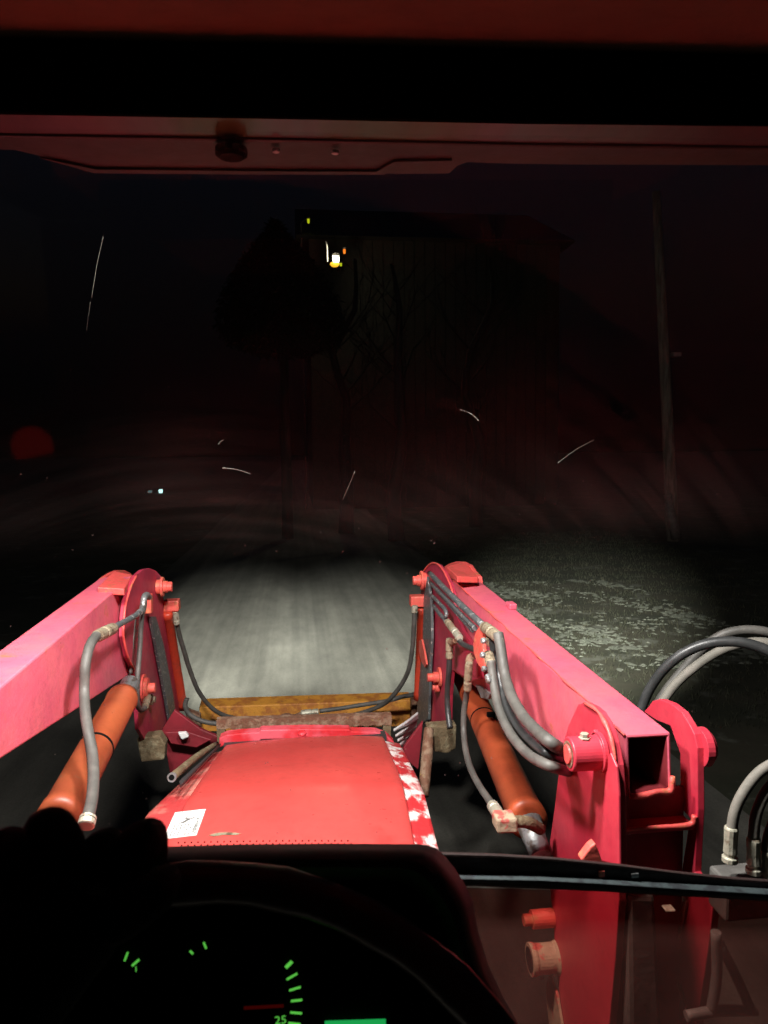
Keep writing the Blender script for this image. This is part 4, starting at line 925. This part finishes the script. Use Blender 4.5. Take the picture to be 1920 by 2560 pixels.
# ---- external hoses at the far right
P3 = lambda x, y, Y: VY(*z3(x, y), Y)
rh = thing('hose_bundle', 'black and pale auxiliary hoses looping at the right edge', 'hoses', VY(1900, 2250, 1.2))
def hose2(pts, r, mt):
    b = B(); b.tube(pts, r, 16, sub=8); return b.done('rubber_hose', mt, rh)
hose2([P3(740, 820, 1.75), P3(775, 720, 1.75), P3(830, 610, 1.74), P3(920, 490, 1.72), P3(1040, 390, 1.70), P3(1180, 325, 1.68), P3(1330, 298, 1.66), P3(1480, 305, 1.64), P3(1620, 345, 1.62), P3(1760, 420, 1.6), P3(1850, 520, 1.58)], .0125, 'rubberblack')
hose2([P3(870, 800, 1.85), P3(930, 690, 1.85), P3(1010, 590, 1.84), P3(1110, 500, 1.83), P3(1250, 400, 1.82), P3(1400, 330, 1.80), P3(1600, 300, 1.78), P3(1800, 340, 1.75)], .0125, 'rubberpale')
hose2([P3(860, 760, 1.90), P3(930, 650, 1.90), P3(1050, 500, 1.90), P3(1200, 340, 1.88), P3(1330, 250, 1.86), P3(1480, 215, 1.84), P3(1640, 225, 1.82), P3(1800, 270, 1.8)], .0125, 'rubber')
def crimp(a, c, r):
    dd = c-a; l = dd.length; b = B()
    b.lathe(a, dd, [(0, r*1.12), (l*.06, r*1.3), (l*.5, r*1.22), (l*.74, r*1.28), (l*.76, r*1.1), (l*.84, r*1.1), (l*.86, r*1.45), (l, r*1.45)], 12)
    b.done('crimp_sleeve', 'brass', rh, .001)
for pts, ca, cb in (([(1800, 1130), (1659, 1190), (1560, 1270), (1470, 1400), (1420, 1520), (1400, 1640)], (1398, 1620), (1385, 1870)),
                    ([(1800, 1240), (1680, 1330), (1610, 1440), (1570, 1560), (1555, 1700)], (1556, 1700), (1555, 1950)),
                    ([(1850, 1450), (1740, 1540), (1680, 1640), (1655, 1740), (1650, 1800)], (1652, 1790), (1650, 2060))):
    hose2([P3(x, y, 1.22) for x, y in pts], .0098, 'rubberpale'); crimp(P3(*ca, 1.22), P3(*cb, 1.22), .0098)
b = B(); b.box(P3(1340, 1990, 1.22)+Vector((0, -.01, -.08)), P3(1800, 1960, 1.22)+Vector((0, .05, 0))); b.done('valve_block', 'greypost', rh, .006)

# ================================================================== PERSON (gloved hand on the wheel)
def skin_obj(name, verts, edges, radii, mt, parent=None, root=0, sub=2):
    me = bpy.data.meshes.new(name); me.from_pydata([tuple(v) for v in verts], edges, []); me.materials.append(M[mt])
    o = bpy.data.objects.new(name, me); C.objects.link(o)
    md = o.modifiers.new('skin', 'SKIN'); md.use_smooth_shade = True
    sk = me.skin_vertices[0].data
    for i, r in enumerate(radii): sk[i].radius = (r, r)
    sk[root].use_root = True
    sb = o.modifiers.new('sub', 'SUBSURF'); sb.levels = sub; sb.render_levels = sub
    return o
person = thing('person', 'person gripping the steering wheel with one dark gloved hand', 'person', (-.3, .0, 1.3))
H = lambda x, y, Y: VY(x, y, Y)
V, E, Rr = [], [], []
def add(p, r, prev=None):
    V.append(p); Rr.append(r)
    if prev is not None: E.append((prev, len(V)-1))
    return len(V)-1
w0 = add(H(60, 2420, .40), .034)
pm = add(H(190, 2270, .43), .040, w0)
fore = add(Vector((-.30, .16, 1.86)), .042, w0); el = add(Vector((-.38, -.02, 1.75)), .050, fore); sh = add(Vector((-.24, -.22, 2.02)), .07, el)
arm_o = skin_obj('sleeved_arm', V, E, Rr, 'glove'); arm_o.parent = person; arm_o.matrix_parent_inverse = world_of(person).inverted()
def finger(pts, rs):
    V2 = [H(*p) for p in pts]; o = skin_obj('finger', V2, [(i, i+1) for i in range(len(V2)-1)], rs, 'glove')
    o.parent = arm_o; o.matrix_parent_inverse = Matrix.Identity(4)
    o.parent = person; o.matrix_parent_inverse = world_of(person).inverted()
finger([(250, 2240, .44), (345, 2120, .46), (375, 2085, .50), (385, 2150, .545), (370, 2210, .545)], [.018, .0150, .0130, .011, .009])
finger([(210, 2240, .44), (255, 2130, .455), (268, 2118, .50), (275, 2190, .545), (265, 2240, .545)], [.018, .0150, .0140, .011, .009])
finger([(160, 2250, .43), (130, 2110, .445), (120, 2072, .49), (120, 2150, .54), (130, 2230, .54)], [.020, .0200, .0165, .012, .009])
finger([(110, 2270, .42), (40, 2150, .43), (20, 2110, .47), (20, 2180, .52), (30, 2250, .52)], [.018, .0150, .0130, .010, .008])
finger([(220, 2330, .41), (330, 2270, .42), (400, 2225, .44), (420, 2190, .47)], [.018, .0150, .0130, .010])
